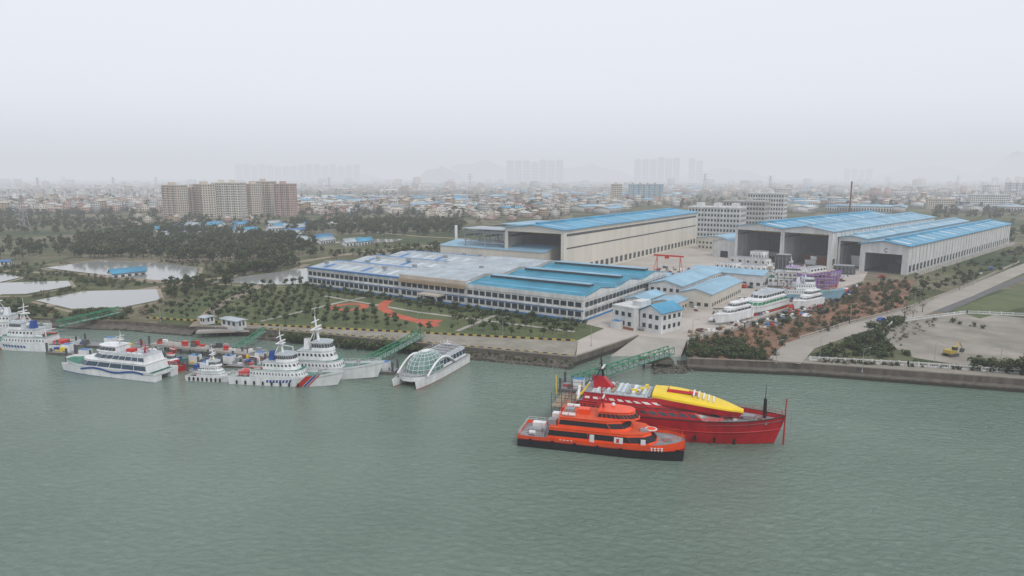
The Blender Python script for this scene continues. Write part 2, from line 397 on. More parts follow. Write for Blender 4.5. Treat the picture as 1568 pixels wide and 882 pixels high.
# ---------------------------------------------------------------- office / workshop
pl,pr=G(472,437),G(893,493)
o0,ang,L=frame(pl,pr)
ob=E('office_workshop_building',o0,ang)
W=MB();Rf=MB();Wi=MB();D=87
secs=[(0,65,9.2),(65,104,10.8),(104,L,9.6)]
for (a,b,h) in secs:
    W.box(a+.01,b-.01,0,D,0,h,white)
    W.box(a,b,-.25,0,h-1.2,h+.5,white if a!=65 else cream2)
    W.box(a,b,-.12,-.005,0,.8,blue)
    W.box(a,b,-.3,-.005,4.55,5.0,white)
    n=int((b-a)/3.3)
    for z0,z1 in((1.9,3.9),(5.7,7.6)):
        winrow(Wi,(a+.6,0),(b-.6,0),z0,z1,n,.78,glass,.09)
    W.box(a,b,-.18,-.005,4.1,4.4,blue)
W.box(65,104,-1.6,-.02,7.9,9.4,brown)
W.box(80,92,-5,-.1,3.6,4.3,cream2);W.box(81,82,-4.8,-4,0,3.6,white);W.box(90,91,-4.8,-4,0,3.6,white)
Wi.face([(81,-.12,0),(91,-.12,0),(91,-.12,3.5),(81,-.12,3.5)],glassb)
for z0,z1 in((1.9,3.9),(5.7,7.6)):
    winrow(Wi,(L,1),(L,D-1),z0,z1,24,.75,glass,.3)
W.box(L+.005,L+.25,0,D,4.5,5.0,white);W.box(L+.004,L+.15,0,D,0,.8,blue);W.box(L+.003,L+.22,0,D,8.5,10.1,white)
winrow(Wi,(0,D),(0,0),5.7,7.6,20,.7,glass,.09)
for k in range(3):
    y0=1+k*28.5;y1=y0+27.5
    gable(Rf,0,64.5,y0,y1,9.3,1.9,'x',lgrey,white,.3)
    gable(Rf,65.5,103.5,y0,y1,10.9,1.7,'x',lgrey,cream2,.2)
    gable(Rf,104.5,L,y0,y1,9.7,2.0,'x',teal,white,.3)
    ym=(y0+y1)/2
    Rf.box(6,60,ym-1.6,ym+1.6,11.1,12.2,white,blue)
    Rf.box(108,L-4,ym-1.7,ym+1.7,11.5,12.7,steel,cyan)
    Rf.box(108.3,L-4.3,ym-2.1,ym+2.1,12.7,12.9,lblue)
    for q in range(6):
        xx=8+q*9
        s=1.9/13.75
        for (ya,yb) in((y0+2,y0+10),):
            Rf.face([(xx,ya,9.3+.31+(ya-y0)*s),(xx+3,ya,9.3+.31+(ya-y0)*s),(xx+3,yb,9.3+.31+(yb-y0)*s),(xx,yb,9.3+.31+(yb-y0)*s)],blue if q%3==0 else roofwh)
    s=2.0/13.75
    for ya in (y0+3.5,):
        Rf.face([(107,ya,9.7+.31+(ya-y0)*s),(L-2,ya,9.7+.31+(ya-y0)*s),(L-2,ya+1.6,9.7+.31+(ya+1.6-y0)*s),(107,ya+1.6,9.7+.31+(ya+1.6-y0)*s)],cyan)
Rf.box(0,64.8,-.7,.9,9.25,9.85,blue)
for k in range(14):
    x=U(3,100);y=U(3,80);Rf.box(x,x+2,y,y+1.5,11.2,12.8,greys)
W.build('walls',ob);Rf.build('roof',ob);Wi.build('windows',ob)

def shed(name,pl,ang,w,d,h,rh,axis,wall,roof,rows=1,door=None,strips=None,ribs=0):
    e=E(name,pl,ang);A=MB();A.box(0,w,0,d,-.5,h,wall)
    B=MB();gable(B,0,w,0,d,h,rh,axis,roof,wall,.5)
    C=MB()
    fl=max(1,int(h/3.6))
    for r in range(fl if rows else 0):
        z=1.2+r*3.5
        winrow(C,(.5,0),(w-.5,0),z,z+1.5,max(2,int(w/3.2)),.5,glass,.06)
        winrow(C,(w,.5),(w,d-.5),z,z+1.5,max(2,int(d/3.2)),.5,glass,.06)
        winrow(C,(0,d-.5),(0,.5),z,z+1.5,max(2,int(d/3.2)),.5,glass,.06)
    if door: winrow(C,(w*.3,0),(w*.7,0),0,min(h-1,4.5),1,.8,door,.1)
    if not rows: C.box(w*.4,w*.6,-.1,-.02,0,min(3,h*.5),steel)
    A.build('walls',e);B.build('roof',e);C.build('windows_doors',e);return e
def at(u,v,z=LZ):
    B0=G(893,493).xy; q=B0+Vector((math.cos(ang),math.sin(ang)))*u+Vector((-math.sin(ang),math.cos(ang)))*v
    return Vector((q.x,q.y,z))
SA=ang
mb=MB();mb.face([at(-165,88,LZ+.025),at(30,88,LZ+.025),at(60,120,LZ+.025),at(60,330,LZ+.025),at(-66,330,LZ+.025),at(-66,150,LZ+.025),at(-165,150,LZ+.025)],concrete2);mb.build('yard_pavement')
shed('workshop_building',at(-152,96),SA,76,34,13.5,2.5,'x',cream,lblue,rows=0)
shed('storage_shed',at(-62,90),SA,62,8,7,1.2,'x',white,lblue,rows=1)
shed('storage_shed',at(2,60),SA,16,58,7.5,2.2,'y',white,lblue,rows=1)
shed('storage_shed',at(20,52),SA,14,46,6.5,2.0,'y',cream,lblue,rows=1)
shed('storage_shed',at(4,30),SA,9,22,5,1.4,'y',white,lblue,rows=1)
shed('storage_shed',at(15,34),SA,10,14,4.5,1.2,'y',cream2,lblue,rows=1,door=brick)
shed('storage_shed',at(0,122),SA,38,20,6.5,1.5,'x',white,lblue,rows=1)
gp=G(938,500);e=E('gatehouse_building',gp,SA-.25)
A=MB();A.box(0,10,0,10,0,8.2,white);A.box(-.2,10.2,-.2,10.2,8.2,8.7,white);A.box(6,10,4,10,8.7,10.5,white)
A.box(10.5,20,3,16,0,7.5,white);A.box(1,5,-2.5,-.05,0,3,white,blue);A.box(-.15,-.02,0,10,0,1,brick);A.box(0,10,-.13,-.02,0,1,brick)
B=MB();gable(B,10.5,20,3,16,7.5,2.6,'y',cyan,white,.6)
C=MB()
for z in(1.5,5):
    winrow(C,(.5,0),(9.5,0),z,z+1.6,3,.5,glass,.15);winrow(C,(11,3),(19.5,3),z,z+1.6,3,.5,glass,.08);winrow(C,(20,3.5),(20,15.5),z,z+1.6,4,.5,glass,.08);winrow(C,(0,9.5),(0,.5),z,z+1.6,3,.5,glass,.16)
A.build('walls',e);B.build('roof',e);C.build('windows',e)

# ---------------------------------------------------------------- halls
def hall(name,org,ang,W_,L_,h,rh,wall,roof,doors,dh,ribs=True,ribbons=(),basewin=True,strips=True,letter=False,fade=roofwh):
    e=E(name,org,ang);A=MB();B=MB();C=MB();D=MB()
    t=.5
    A.box(0,t,0,L_,-.5,h,wall);A.box(W_-t,W_,0,L_,-.5,h,wall);A.box(t,W_-t,L_-t,L_,-.5,h,wall)
    xs=t
    for (a,b) in doors:
        if a>xs: A.box(xs,a,0,t,-.5,h,wall)
        A.box(a,b,0,t,dh,h,wall); xs=b
    if xs<W_-t: A.box(xs,W_-t,0,t,-.5,h,wall)
    gable(B,0,W_,0,L_,h,rh,'y',roof,wall,1.2,.35)
    s=rh/(W_/2+1.2)
    if strips:
        n=int(L_/16)
        for i in range(n):
            y=6+i*16
            for sg in(0,1):
                xa,xb=(1.5,W_/2-1) if sg==0 else (W_/2+1,W_-1.5)
                za=h+.36+ (min(xa,W_-xa)+1.2)*s; zb=h+.36+(min(xb,W_-xb)+1.2)*s
                wd=2.2 if i%3 else 5
                B.face([(xa,y,za+.03),(xb,y,zb+.03),(xb,y+wd,zb+.03),(xa,y+wd,za+.03)],fade)
    B.box(W_/2-1.3,W_/2+1.3,4,L_-4,h+rh+.1,h+rh+1.3,roof)
    if ribs:
        for k in range(int(L_/7)+1):
            A.box(W_+.003,W_+.35,k*7,k*7+.5,0,h-.02,wall)
    for (z0,z1) in ribbons: C.box(W_+.002,W_+.08,3,L_-3,z0,z1,steel)
    if basewin:
        winrow(C,(W_,2),(W_,L_-2),1.5,5.2,int(L_/7),.55,glass,.10)
    for i in range(int(L_/14)):
        y=3+i*14
        for x in(1.2,W_-1.2): D.box(x-.4,x+.4,y,y+.8,0,h-1,greys)
        D.box(.6,W_-.6,y,y+.5,h-2.2,h-1.2,greys)
    D.box(.7,W_-.7,22,24,h-4.5,h-3,yellow);D.box(.5,1.1,1,L_-1,h-5.5,h-4.8,rust);D.box(W_-1.1,W_-.5,1,L_-1,h-5.5,h-4.8,rust)
    D.box(.6,W_-.6,L_*.35,L_*.35+.2,0,h-.1,dark)
    D.face([(.5,0,.05),(W_-.5,0,.05),(W_-.5,L_-.5,.05),(.5,L_-.5,.05)],asph2)
    for i in range(5):
        x=U(3,W_-10);y=U(6,50);z=U(2.5,7)
        D.loft([[(x,y,.06),(x+6,y,.06),(x+6,y+8,.06),(x,y+8,.06)],[(x-.6,y-.4,z),(x+6.6,y-.4,z),(x+5,y+9,z),(x+1,y+9,z)]],random.choice([rust,greys,steel,whiteship]),cap=greys)
    if letter:
        cx=W_*.55
        for k in range(10):
            a0=math.radians(50+26*k);a1=math.radians(50+26*(k+1))
            C.face([(cx+math.cos(a0)*1.1,-.06,h-3+math.sin(a0)*1.3),(cx+math.cos(a1)*1.1,-.06,h-3+math.sin(a1)*1.3),(cx+math.cos(a1)*.75,-.06,h-3+math.sin(a1)*.9),(cx+math.cos(a0)*.75,-.06,h-3+math.sin(a0)*.9)],shipbl)
    A.build('walls',e);B.build('roof',e);C.build('windows',e);D.build('interior_frame',e);return e
c1=G(863,425)
o1=Vector((c1.x-math.cos(SA)*40,c1.y-math.sin(SA)*40,LZ))
hall('shipbuilding_hall',o1,SA,40,223,26.5,2.2,cream,cyan,[(2,38)],24.5,ribs=False,ribbons=((22.8,24.2),(15.6,16.4)),fade=lblue)
e=E('steel_gantry_frame',(o1.x-math.cos(SA)*30,o1.y-math.sin(SA)*30,LZ),SA)
A=MB()
for i in range(7):
    y=i*14
    for x in(0,15,29.3): A.box(x,x+.6,y,y+.6,0,24,greys)
    A.box(.6,29.3,y,y+.5,22.5,23.6,greys); A.box(.6,29.3,y,y+.4,16.5,17.1,greys)
    for x in range(0,28,4): A.beam((x+.6,y+.2,17),(x+4,y+.2,22.5),.3,greys)
for x in(0,15,29.3): A.box(x+.1,x+.5,0,84,20,21,greys);A.box(x+.1,x+.5,0,84,24,24.6,steel)
A.box(-1,30,-2,18,24.7,25.1,lgrey);A.box(-1,30,40,86,24.7,25.1,lblue)
A.build('frame',e)
e=E('chimney_stack',G(699,400));A=MB();A.cyl((0,0,0),(0,0,24),1.1,.9,whiteship,10);A.box(-2,2,-2,2,0,3,greyw);A.build('stack',e)
FA=math.atan2(-.72,.694);f1=Vector((.694,-.72,0));f2=Vector((.72,.694,0))
K=Vector((227,389,LZ))
hall('shipbuilding_hall',K-f1*107,FA,32.5,212,22.5,2.6,white,cyan,[(1.5,31.5)],20.5)
hall('shipbuilding_hall',K-f1*74,FA,31,212,22.5,2.6,white,lblue,[(1,29)],20.5,fade=cyan)
hall('shipbuilding_hall',K-f1*42.5+f2*10,FA,16,235,18.5,1.6,white,lblue,[(1,15)],16.5,fade=roofwh)
hall('shipbuilding_hall',K-f1*26,FA,26,265,16.5,2.4,white,cyan,[(3,23)],11.5,letter=True,strips=True)
shed('storage_shed',K-f1*126+f2*4,FA,18,60,11,2,'y',white,lblue,rows=0,door=dark)
shed('storage_shed',K-f1*160+f2*40,FA,30,60,9,2,'y',cream,lblue,rows=1)
e=E('wall_fence',K+f1*5,FA);A=MB();A.box(0,.3,0,260,0,2.2,concrete)
for k in range(65):A.box(-.1,.4,k*4,k*4+.4,0,2.5,white)
A.build('panels',e)

def block(name,pos,ang,w,d,h,wall,floors,nx,ny,band=None,bal=False,top=True,win=glass,pier=None):
    e=E(name,pos,ang);A=MB();C=MB();A.box(0,w,0,d,-1,h,wall)
    fh=h/floors
    for f in range(floors):
        z=f*fh+fh*.3
        winrow(C,(.5,0),(w-.5,0),z,z+fh*.5,nx,.6,win,.06)
        winrow(C,(w,.5),(w,d-.5),z,z+fh*.5,ny,.5,win,.06)
        winrow(C,(0,d-.5),(0,.5),z,z+fh*.5,ny,.5,win,.06)
        if bal:
            for k in range(0,nx,3): A.box(w*(k+.1)/nx,w*(k+1.1)/nx,-1.3,-.1,f*fh,f*fh+fh*.33,wall)
        if band: A.box(-.1,w+.1,-.15,-.02,f*fh-.2,f*fh+.3,band)
    if pier:
        for k in range(0,nx+1,3): A.box(w*k/nx-.5,w*k/nx+.5,-1.0,-.2,0,h,pier)
    A.box(-.4,w+.4,-.4,d+.4,h,h+1.2,wall)
    if top:
        for k in range(max(1,int(w/16))): A.box(6+k*16,11+k*16,d*.3,d*.8,h+1.2,h+4.5,wall,redroof if bal else None)
    A.build('walls',e);C.build('windows',e);return e
for (a,v,w,d,h,m,r) in ((252,334,30,16,43,cream2,-.5),(284,333,12,16,40,cream2,-.15),(300,333,26,18,44,cream2,-.75),(328,333,40,16,46,cream,-.15),(376,330,20,16,44,cream2,-.7),(392,329,26,16,47,cream2,-.2),(422,331,26,16,44,pinkw,-.35)):
    block('apartment_building',G(a,v),r,w,d,h,m,14,max(4,int(w/3.2)),5,bal=True,pier=pinkw if m is cream2 else greyw)
block('office_block',G(1052,362),SA+.02,48,20,27,white,6,16,6,band=white)
block('office_block',G(1105,350),SA,44,20,29,greyw,6,14,6,band=white)
block('office_block',G(1142,342),SA,42,18,35,white,7,14,6,band=white)
block('office_block',G(935,312),-.2,22,14,38,cream2,10,6,4)
block('office_block',G(962,308),-.2,75,14,36,greyw,8,20,4,win=cyan,pier=cyan)
block('office_block',G(1485,318),-.3,60,16,22,white,6,18,5)
block('office_block',G(1420,320),-.3,40,16,16,cream2,5,12,5)
block('office_block',G(1545,302),-.2,40,30,36,white,9,8,6,pier=blue)
e=E('hall_chimney',G(1299,345));A=MB();A.cyl((0,0,0),(0,0,50),1.0,.8,rust,8);A.box(-3,3,-3,3,0,4,greyw);A.build('stack',e)

# ---------------------------------------------------------------- town templates
def houseT(w,d,h,wall,roof,kind,fl):
    mb=MB();mb.box(-w/2,w/2,-d/2,d/2,0,h,wall,greyw if kind=='flat' else None)
    fh=h/fl
    for f in range(fl):
        z=f*fh+fh*.3
        winrow(mb,(-w/2,-d/2),(w/2,-d/2),z,z+fh*.45,max(2,int(w/3)),.5,glass,.08)
        winrow(mb,(w/2,-d/2),(w/2,d/2),z,z+fh*.45,max(2,int(d/3)),.5,glass,.08)
    if kind=='flat':
        mb.box(-w*.2,w*.1,-d*.2,d*.3,h,h+2.5,wall,roof)
        mb.box(-w/2-.2,w/2+.2,-d/2-.2,-d/2,h-.2,h+.9,wall)
    elif kind=='gable': gable(mb,-w/2,w/2,-d/2,d/2,h,w*.12+.8 if w<20 else 2,'x',roof,wall)
    else:
        mb.loft([[(-w/2-.5,-d/2-.5,h),(w/2+.5,-d/2-.5,h),(w/2+.5,d/2+.5,h),(-w/2-.5,d/2+.5,h)],[(-w/5,-.2,h+2.6),(w/5,-.2,h+2.6),(w/5,.2,h+2.6),(-w/5,.2,h+2.6)]],roof,cap=roof)
    return Tm(mb)
walls=[white,cream2,pinkw,greyw,brown,cream,greyw,pinkw,cream2]
houses=[]
for i in range(24):
    k=random.choice(['flat','flat','hip','gable'])
    fl=random.choice([2,3,3,4,5]);houses.append(houseT(U(9,16),U(9,13),fl*3.2,random.choice(walls),random.choice([redroof,brown,greyw,greys,cream2,redroof]),k,fl))
sheds=[houseT(U(30,60),U(18,30),U(7,11),random.choice([white,greyw,cream,greyw]),random.choice([lblue,cyan,lgrey,lgrey,redroof,roofwh,greys]),'gable',1) for i in range(14)]
flats=[houseT(U(24,40),14,fl*3.2,random.choice([white,cream2,pinkw,greyw]),greyw,'flat',fl) for fl in (6,6,7,8,9,11)]
cabins=[houseT(U(12,22),6,3.2,white,m,'gable',1) for m in (blue,cyan,lgrey,lgrey)]
def zone(ts,n,x0,x1,v0,v1,sc=1,rot=None,tries=None):
    out=[]
    for i in range(n):
        p=G(U(x0,x1),U(v0,v1)); r=(SA if rot is None else rot)+random.choice([0,math.pi/2])*(1 if rot is None else 0)+U(-.15,.15)
        k=sc*U(.8,1.2);out.append((random.choice(ts),p.x,p.y,LZ,r,k,k,sc*U(.85,1.15)))
    return out
it=zone(houses,800,-150,1720,277,297,1.3)+zone(sheds,260,-150,1720,277,297,1.3)+zone(flats,90,-150,1720,276,291,1.2)
it+=zone(houses,240,-150,250,309,327)+zone(houses,120,450,960,311,330)+zone(sheds,34,520,960,305,328)+zone(houses,60,640,860,325,338,.8)
it+=zone(houses,200,1190,1700,296,318)+zone(sheds,60,1190,1700,292,327,1)+zone(flats,14,1100,1568,295,306)
it+=zone(houses,160,250,760,311,322,.9)+zone(houses,120,760,1060,297,318)+zone(sheds,30,820,1060,297,312)
it+=zone(flats,8,40,250,303,312,.7)+zone(sheds,20,460,760,305,318,1.2)
scatter('distant_town',it)
it=zone(cabins,34,245,470,345,364,1)+zone(cabins,8,440,640,368,378,1)+zone(houses,14,180,560,336,352,.6)+zone(cabins,1,190,200,424,425)
scatter('worker_cabins',it)
shed('site_hut',G(0,408),0,6,4,3,.8,'x',white,blue,rows=1)
shed('site_hut',G(306,496),SA,4,4,2.6,.3,'x',white,lgrey,rows=1)
shed('riverside_hut',G(339,500),SA,10,4,3,.3,'x',white,lgrey,rows=1)
e=E('distant_bridge',(0,0,0));A=MB();a=G(-250,303);b=G(330,299)
a.z=b.z=3;n=34
A.loft([[Vector((a.x,a.y-6,22)),Vector((a.x,a.y-6,25)),Vector((a.x,a.y+6,25)),Vector((a.x,a.y+6,22))],[Vector((b.x,b.y-6,22)),Vector((b.x,b.y-6,25)),Vector((b.x,b.y+6,25)),Vector((b.x,b.y+6,22))]],greyw)
for i in range(n):
    q=a.lerp(b,i/(n-1));A.box(q.x-2,q.x+2,q.y-4,q.y+4,-1,22,greyw)
A.build('deck_and_piers',e)
def towers(name,x0,x1,vt,y,n,w):
    mb=MB()
    for i in range(n):
        px=x0+(x1-x0)*(i+.5)/n; X=(px-784)/FL*y; 
        hh=H+(268-vt+U(-4,2))/FL*y*1.0
        mb.box(X-w/2,X+w/2,y,y+20,0,hh,farw);mb.box(X-w/5,X+w/5,y+3,y+14,hh,hh+6,farw)
        for f in range(int(hh/12)): mb.box(X-w/2+1,X+w/2-1,y-.6,y-.05,f*12+3,f*12+6,glass)
    mb.build(name)
towers('distant_tower_blocks',365,555,253,6200,16,55)
towers('distant_tower_blocks',775,862,247,5600,7,58)
towers('distant_tower_blocks',968,1038,243,5600,6,52)
towers('distant_tower_blocks',1050,1073,245,5800,2,50)
towers('distant_tower_blocks',1285,1330,258,6200,4,44)
def hill(name,px,wpx,vt,y):
    y*=1.1;X=(px-784)/FL*y;w=wpx/FL*y;hh=H+(268-vt)/FL*y;mb=MB();n=24;rows=8
    rings=[]
    for j in range(rows+1):
        t=j/rows;ring=[]
        for i in range(n+1):
            s=-1+2*i/n; z=hh*(math.cos(s*math.pi/2)**1.4)*math.sin(t*math.pi/2)*(1+.10*math.sin(i*1.1+px)+.03*math.sin(i*2.1))
            ring.append((X+s*w/2,y+t*w*.3,z))
        rings.append(ring)
    mb.loft(rings,hillm,closed=False);mb.build(name,smooth=True)
hill('distant_hill',672,100,256,5600);hill('distant_hill',735,200,247,6600);hill('distant_hill',905,190,252,6600);hill('distant_hill',1120,190,258,6500)
hill('distant_hill',1600,190,232,6600);hill('distant_hill',1450,220,255,6600);hill('distant_hill',470,260,258,7000);hill('distant_hill',830,260,258,7000)
# ---------------------------------------------------------------- trees
it=[]
it+=fill(big,[(120,400),(120,365),(260,350),(480,368),(500,392),(440,402),(320,404)],620,.9)
it+=fill(big,[(440,356),(440,342),(700,340),(705,360),(560,364)],330,.95)
it+=fill(big,[(0,398),(0,372),(150,368),(150,395)],80,.8)
it+=fill(big,[(-150,365),(-150,335),(330,335),(330,352)],300,.75)
it+=fill(big,[(340,440),(330,422),(440,402),(470,412),(470,430)],70,.7)
it+=fill(big,[(225,444),(300,426),(330,432),(300,450),(240,468)],26,.6)
it+=fill(big,[(470,398),(600,380),(690,378),(690,392),(560,398)],60,.6)
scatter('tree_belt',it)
it=[]
for i in range(2600):
    v=U(283,334);a=U(-150,1720);p=G(a,v)
    if a>860 and v>318 and a<1430: continue
    if 240<a<460 and v>322: continue
    it.append(put(far,p,U(.7,1.3)))
for i in range(200):
    a=U(-150,740);v=U(334,350);it.append(put(far,G(a,v),.8))
for i in range(60): it.append(put(far,G(U(1545,1720),U(330,380)),.8))
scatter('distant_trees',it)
it=[]
it+=fill(bush,[(0,480),(0,405),(300,400),(440,405),(300,448),(230,480)],150,.8)
it+=fill(bushd,[(0,484),(0,405),(300,400),(440,405),(300,448),(230,482)],260,.8)
it+=fill(bush,[(-100,492),(-100,474),(200,472),(205,489)],120,.9)
scatter('wetland_bushes',it)
it=[];vp=[(1052,547),(1056,524),(1140,503),(1250,458),(1322,435),(1395,430),(1380,470),(1200,528),(1188,552)]
it+=fill(bushd,vp,270,.75)+fill(bush,vp,140,.8)
it+=fill(bush,[(1052,548),(1056,530),(1130,520),(1180,552)],110,.9)
it+=fill(bush,[(1248,548),(1272,530),(1370,500),(1348,520),(1398,548)],110,.8)
it+=fill(bush,[(1320,500),(1370,485),(1400,490),(1345,512)],20,1.0)
it+=fill(bush+bushd,[(1256,551),(1400,558),(1560,570),(1560,573),(1400,562),(1256,555)],70,.45)
it+=fill(bushd,[(1350,518),(1370,495),(1440,487),(1430,500),(1380,530)],45,.4)
scatter('verge_bushes',it)
it=fill(big,[(1330,435),(1400,430),(1480,408),(1568,380),(1568,392),(1400,455),(1340,470)],40,.5)
it+=fill(park,[(1380,470),(1400,450),(1568,395),(1568,402),(1420,465)],40,.9)
it+=fill(big,[(1300,533),(1350,520),(1360,535),(1320,545)],6,.5)
scatter('verge_trees',it)
round_t=[treeT(4.2,2.9,620,.6,LM,seed=60+i,base=.05) for i in range(2)]
for (a,v,s) in ((1496,566,1),(1518,568,1),(1541,572,1.05),(1563,574,1.1),(1586,576,1.1)):
    scatter('broadleaf_tree',[put(round_t,G(a,v),s,sv=.08)])
for (a,v) in ((1398,487),(1385,492),(1412,478)):
    scatter('bare_tree',[put([treeT(6,2.6,70,.5,LD,seed=77)],G(a,v),1)])
for (a,v) in ((1470,497),(1490,500),(1505,503),(1460,494)): scatter('shrub',[put(bush,G(a,v),.8)])

# ---------------------------------------------------------------- ships
def hull(mb,L,B,zd,zb,mats,levels=(0,.3,.42,1),nose=.35,pw=2.2,yo=0,deck=None,bul=.8,n=16,zk=-1,rk=.93,wl=.45):
    rp=[]
    for i in range(n+1):
        s=i/n
        bd=B/2*(1 if s<1-nose else max(.0,1-((s-(1-nose))/nose)**pw)); bw=B/2*.93*(1 if s<wl else max(0,1-((s-wl)/(1-wl))**1.9))
        z2=zd+(zb-zd)*max(0,(s-.35)/.65)**1.7
        col=[]
        for g in levels:
            col.append((L*s*(rk+(1-rk)*g),bw+(bd-bw)*g**.8,zk+(z2-zk)*g))
        rp.append(col)
    nl=len(levels)
    for sg in(1,-1):
        for i in range(n):
            for k in range(nl-1):
                q=[(p[0],yo+sg*p[1],p[2]) for p in (rp[i][k],rp[i+1][k],rp[i+1][k+1],rp[i][k+1])]
                if sg==1:q=q[::-1]
                mb.face(q,mats[k])
    mb.face([(c[0],yo+c[1],c[2]) for c in rp[0]]+[(c[0],yo-c[1],c[2]) for c in reversed(rp[0])],mats[-1])
    if deck:
        for i in range(n):
            a=rp[i][-1];b=rp[i+1][-1]
            mb.face([(a[0],yo-a[1]*.985,a[2]-bul),(b[0],yo-b[1]*.985,b[2]-bul),(b[0],yo+b[1]*.985,b[2]-bul),(a[0],yo+a[1]*.985,a[2]-bul)],deck)
    return rp
def outl(x0,x1,w,nose): 
    return [(x0,-w),(x1-nose,-w),(x1-nose*.3,-w*.78),(x1,-w*.35),(x1,w*.35),(x1-nose*.3,w*.78),(x1-nose,w),(x0,w)]
def dh(mb,x0,x1,w,z0,z1,nose,mat,rf=0,rb=0,tb=0,bands=(),top=None,lip=.0,dz=0.0):
    def ring(f,o=0):
        r=outl(x0+rb*f-o,x1-rf*f+o,w-tb*f+o,nose)
        return [(x,y,z0+(z1-z0)*f-dz*f*max(0,(x-x0)/(x1-x0))) for x,y in r]
    mb.loft([ring(0),ring(1)],mat,cap=top or mat)
    if lip:
        a=ring(1,lip);mb.loft([[(p[0],p[1],p[2]+.01) for p in a],[(p[0],p[1],p[2]+.2) for p in a]],mat,cap=top or mat,bot=mat)
    for (f0,f1,m,n,fr) in bands:
        a=ring(f0,.05);b=ring(f1,.05)
        for i in range(7):
            ln=math.dist(a[i][:2],a[i+1][:2]);k=max(1,int(round(n*ln/(x1-x0))))
            for j in range(k):
                s0=(j+.5-fr/2)/k;s1=(j+.5+fr/2)/k
                L=lambda p,q,s:tuple(p[c]+(q[c]-p[c])*s for c in range(3))
                mb.face([L(a[i],a[i+1],s0),L(a[i],a[i+1],s1),L(b[i],b[i+1],s1),L(b[i],b[i+1],s0)],m)
def rail(mb,pts,h=1.0,mat=whiteship,sp=1.6,t=.05):
    for i in range(len(pts)-1):
        a=Vector(pts[i]);b=Vector(pts[i+1]);L=(b-a).length;n=max(1,int(L/sp))
        for k in range(n+1):
            q=a.lerp(b,k/n);mb.beam(q,q+Vector((0,0,h)),t,mat)
        for f in(.5,1): mb.beam(a+Vector((0,0,h*f)),b+Vector((0,0,h*f)),t,mat)
def mast(mb,x,z,h,mat,y=0,s=1):
    mb.cyl((x,y,z),(x-.6*s,y,z+h),.28*s,.1*s,mat,6)
    mb.beam((x-1.4*s,y-.8*s,z),(x-.3*s,y,z+h*.6),.14*s,mat);mb.beam((x-1.4*s,y+.8*s,z),(x-.3*s,y,z+h*.6),.14*s,mat)
    mb.box(x-1.2*s,x+.4*s,y-.9*s,y+.9*s,z+h*.45,z+h*.48,mat)
    mb.box(x-.2*s,x+.1*s,y-1.3*s,y+1.3*s,z+h*.55,z+h*.6,whiteship)
    mb.box(x-.6*s,x-.4*s,y-1.5*s,y+1.5*s,z+h*.78,z+h*.81,mat)
    mb.cyl((x-.5*s,y,z+h),(x-.5*s,y,z+h*1.3),.05*s,.03*s,mat,4)
def sphere(mb,c,r,mat,n=8):
    rings=[]
    for j in range(1,n): 
        ph=math.pi*j/n-math.pi/2;rings.append([(c[0]+r*math.cos(ph)*math.cos(2*math.pi*i/10),c[1]+r*math.cos(ph)*math.sin(2*math.pi*i/10),c[2]+r*math.sin(ph)) for i in range(10)])
    mb.loft(rings,mat,cap=mat,bot=mat)
def shipframe(name,st,bw,B,z=0,side=1):
    a=G(*st,0 if z==0 else LZ);b=G(*bw,0 if z==0 else LZ);d=b-a;an=math.atan2(d.y,d.x)
    n=Vector((-math.sin(an),math.cos(an),0))*B/2*side
    p=a+n;p.z=z;return E(name,p,an),d.xy.length

# --- orange ferry
e,L=shipframe('orange_ferry',(792,683),(1047,711),10)
A=MB()
for yo in(-3.5,3.5): hull(A,L,2.9,1.7,2.3,[black,black,black],yo=yo,nose=.3,rk=.99,wl=.6,pw=2.5,zk=-.8)
A.box(1,L-6,-3,3,.7,1.9,black)
def body(mb,L,w,zb,zs,zf,mat,deck,nose,bul=.7,n=20,pw=3,redline=None):
    pr=[]
    for i in range(n+1):
        s=i/n;y=w*(1 if s<1-nose else (1-.72*((s-1+nose)/nose)**pw)); z=zs+(zf-zs)*max(0,(s-.45)/.55)**1.5
        pr.append((s*L,y,z))
    for sg in(1,-1):
        for i in range(n):
            a,b=pr[i],pr[i+1]
            for (f0,f1,m) in ((0,.22,redline or mat),(.22,1,mat)):
                q=[(a[0],sg*(a[1]-.25*(1-f0)),zb+(a[2]-zb)*f0),(b[0],sg*(b[1]-.25*(1-f0)),zb+(b[2]-zb)*f0),(b[0],sg*(b[1]-.25*(1-f1)),zb+(b[2]-zb)*f1),(a[0],sg*(a[1]-.25*(1-f1)),zb+(a[2]-zb)*f1)]
                mb.face(q,m)
    for i in range(n):
        a,b=pr[i],pr[i+1];mb.face([(a[0],-a[1]+.05,a[2]-bul),(b[0],-b[1]+.05,b[2]-bul),(b[0],b[1]-.05,b[2]-bul),(a[0],a[1]-.05,a[2]-bul)],deck)
    a=pr[-1];mb.face([(a[0]-.1,-a[1],zb),(a[0]-.1,a[1],zb),(a[0],a[1],a[2]),(a[0],-a[1],a[2])],mat)
    a=pr[0];mb.face([(0,-a[1],zb),(0,a[1],zb),(0,a[1],a[2]),(0,-a[1],a[2])],mat)
    return pr
body(A,L,5,1.55,2.7,4.0,shipor,deckg,.25,redline=shipred)
A.build('hull',e)
A=MB()
dh(A,6.5,31,4.55,2.1,4.9,5,shipor,rf=2.2,rb=.8,tb=.25,bands=((.38,.82,black,3,.985),),top=ordeck,lip=.15)
dh(A,9,25,4.1,5.12,7.3,4,shipor,rf=1.5,rb=.5,tb=.3,bands=((.3,.78,black,2,.97),),top=ordeck,lip=.2)
dh(A,17.5,26.5,2.9,7.52,9.0,3.5,shipor,rf=1.4,rb=.4,tb=.4,bands=((.2,.75,black,9,.88),),top=shipor,lip=.3)
for x in (16.2,27.2): A.box(x,x+1.0,-4.62,-4.5,2.6,4.3,whiteship)
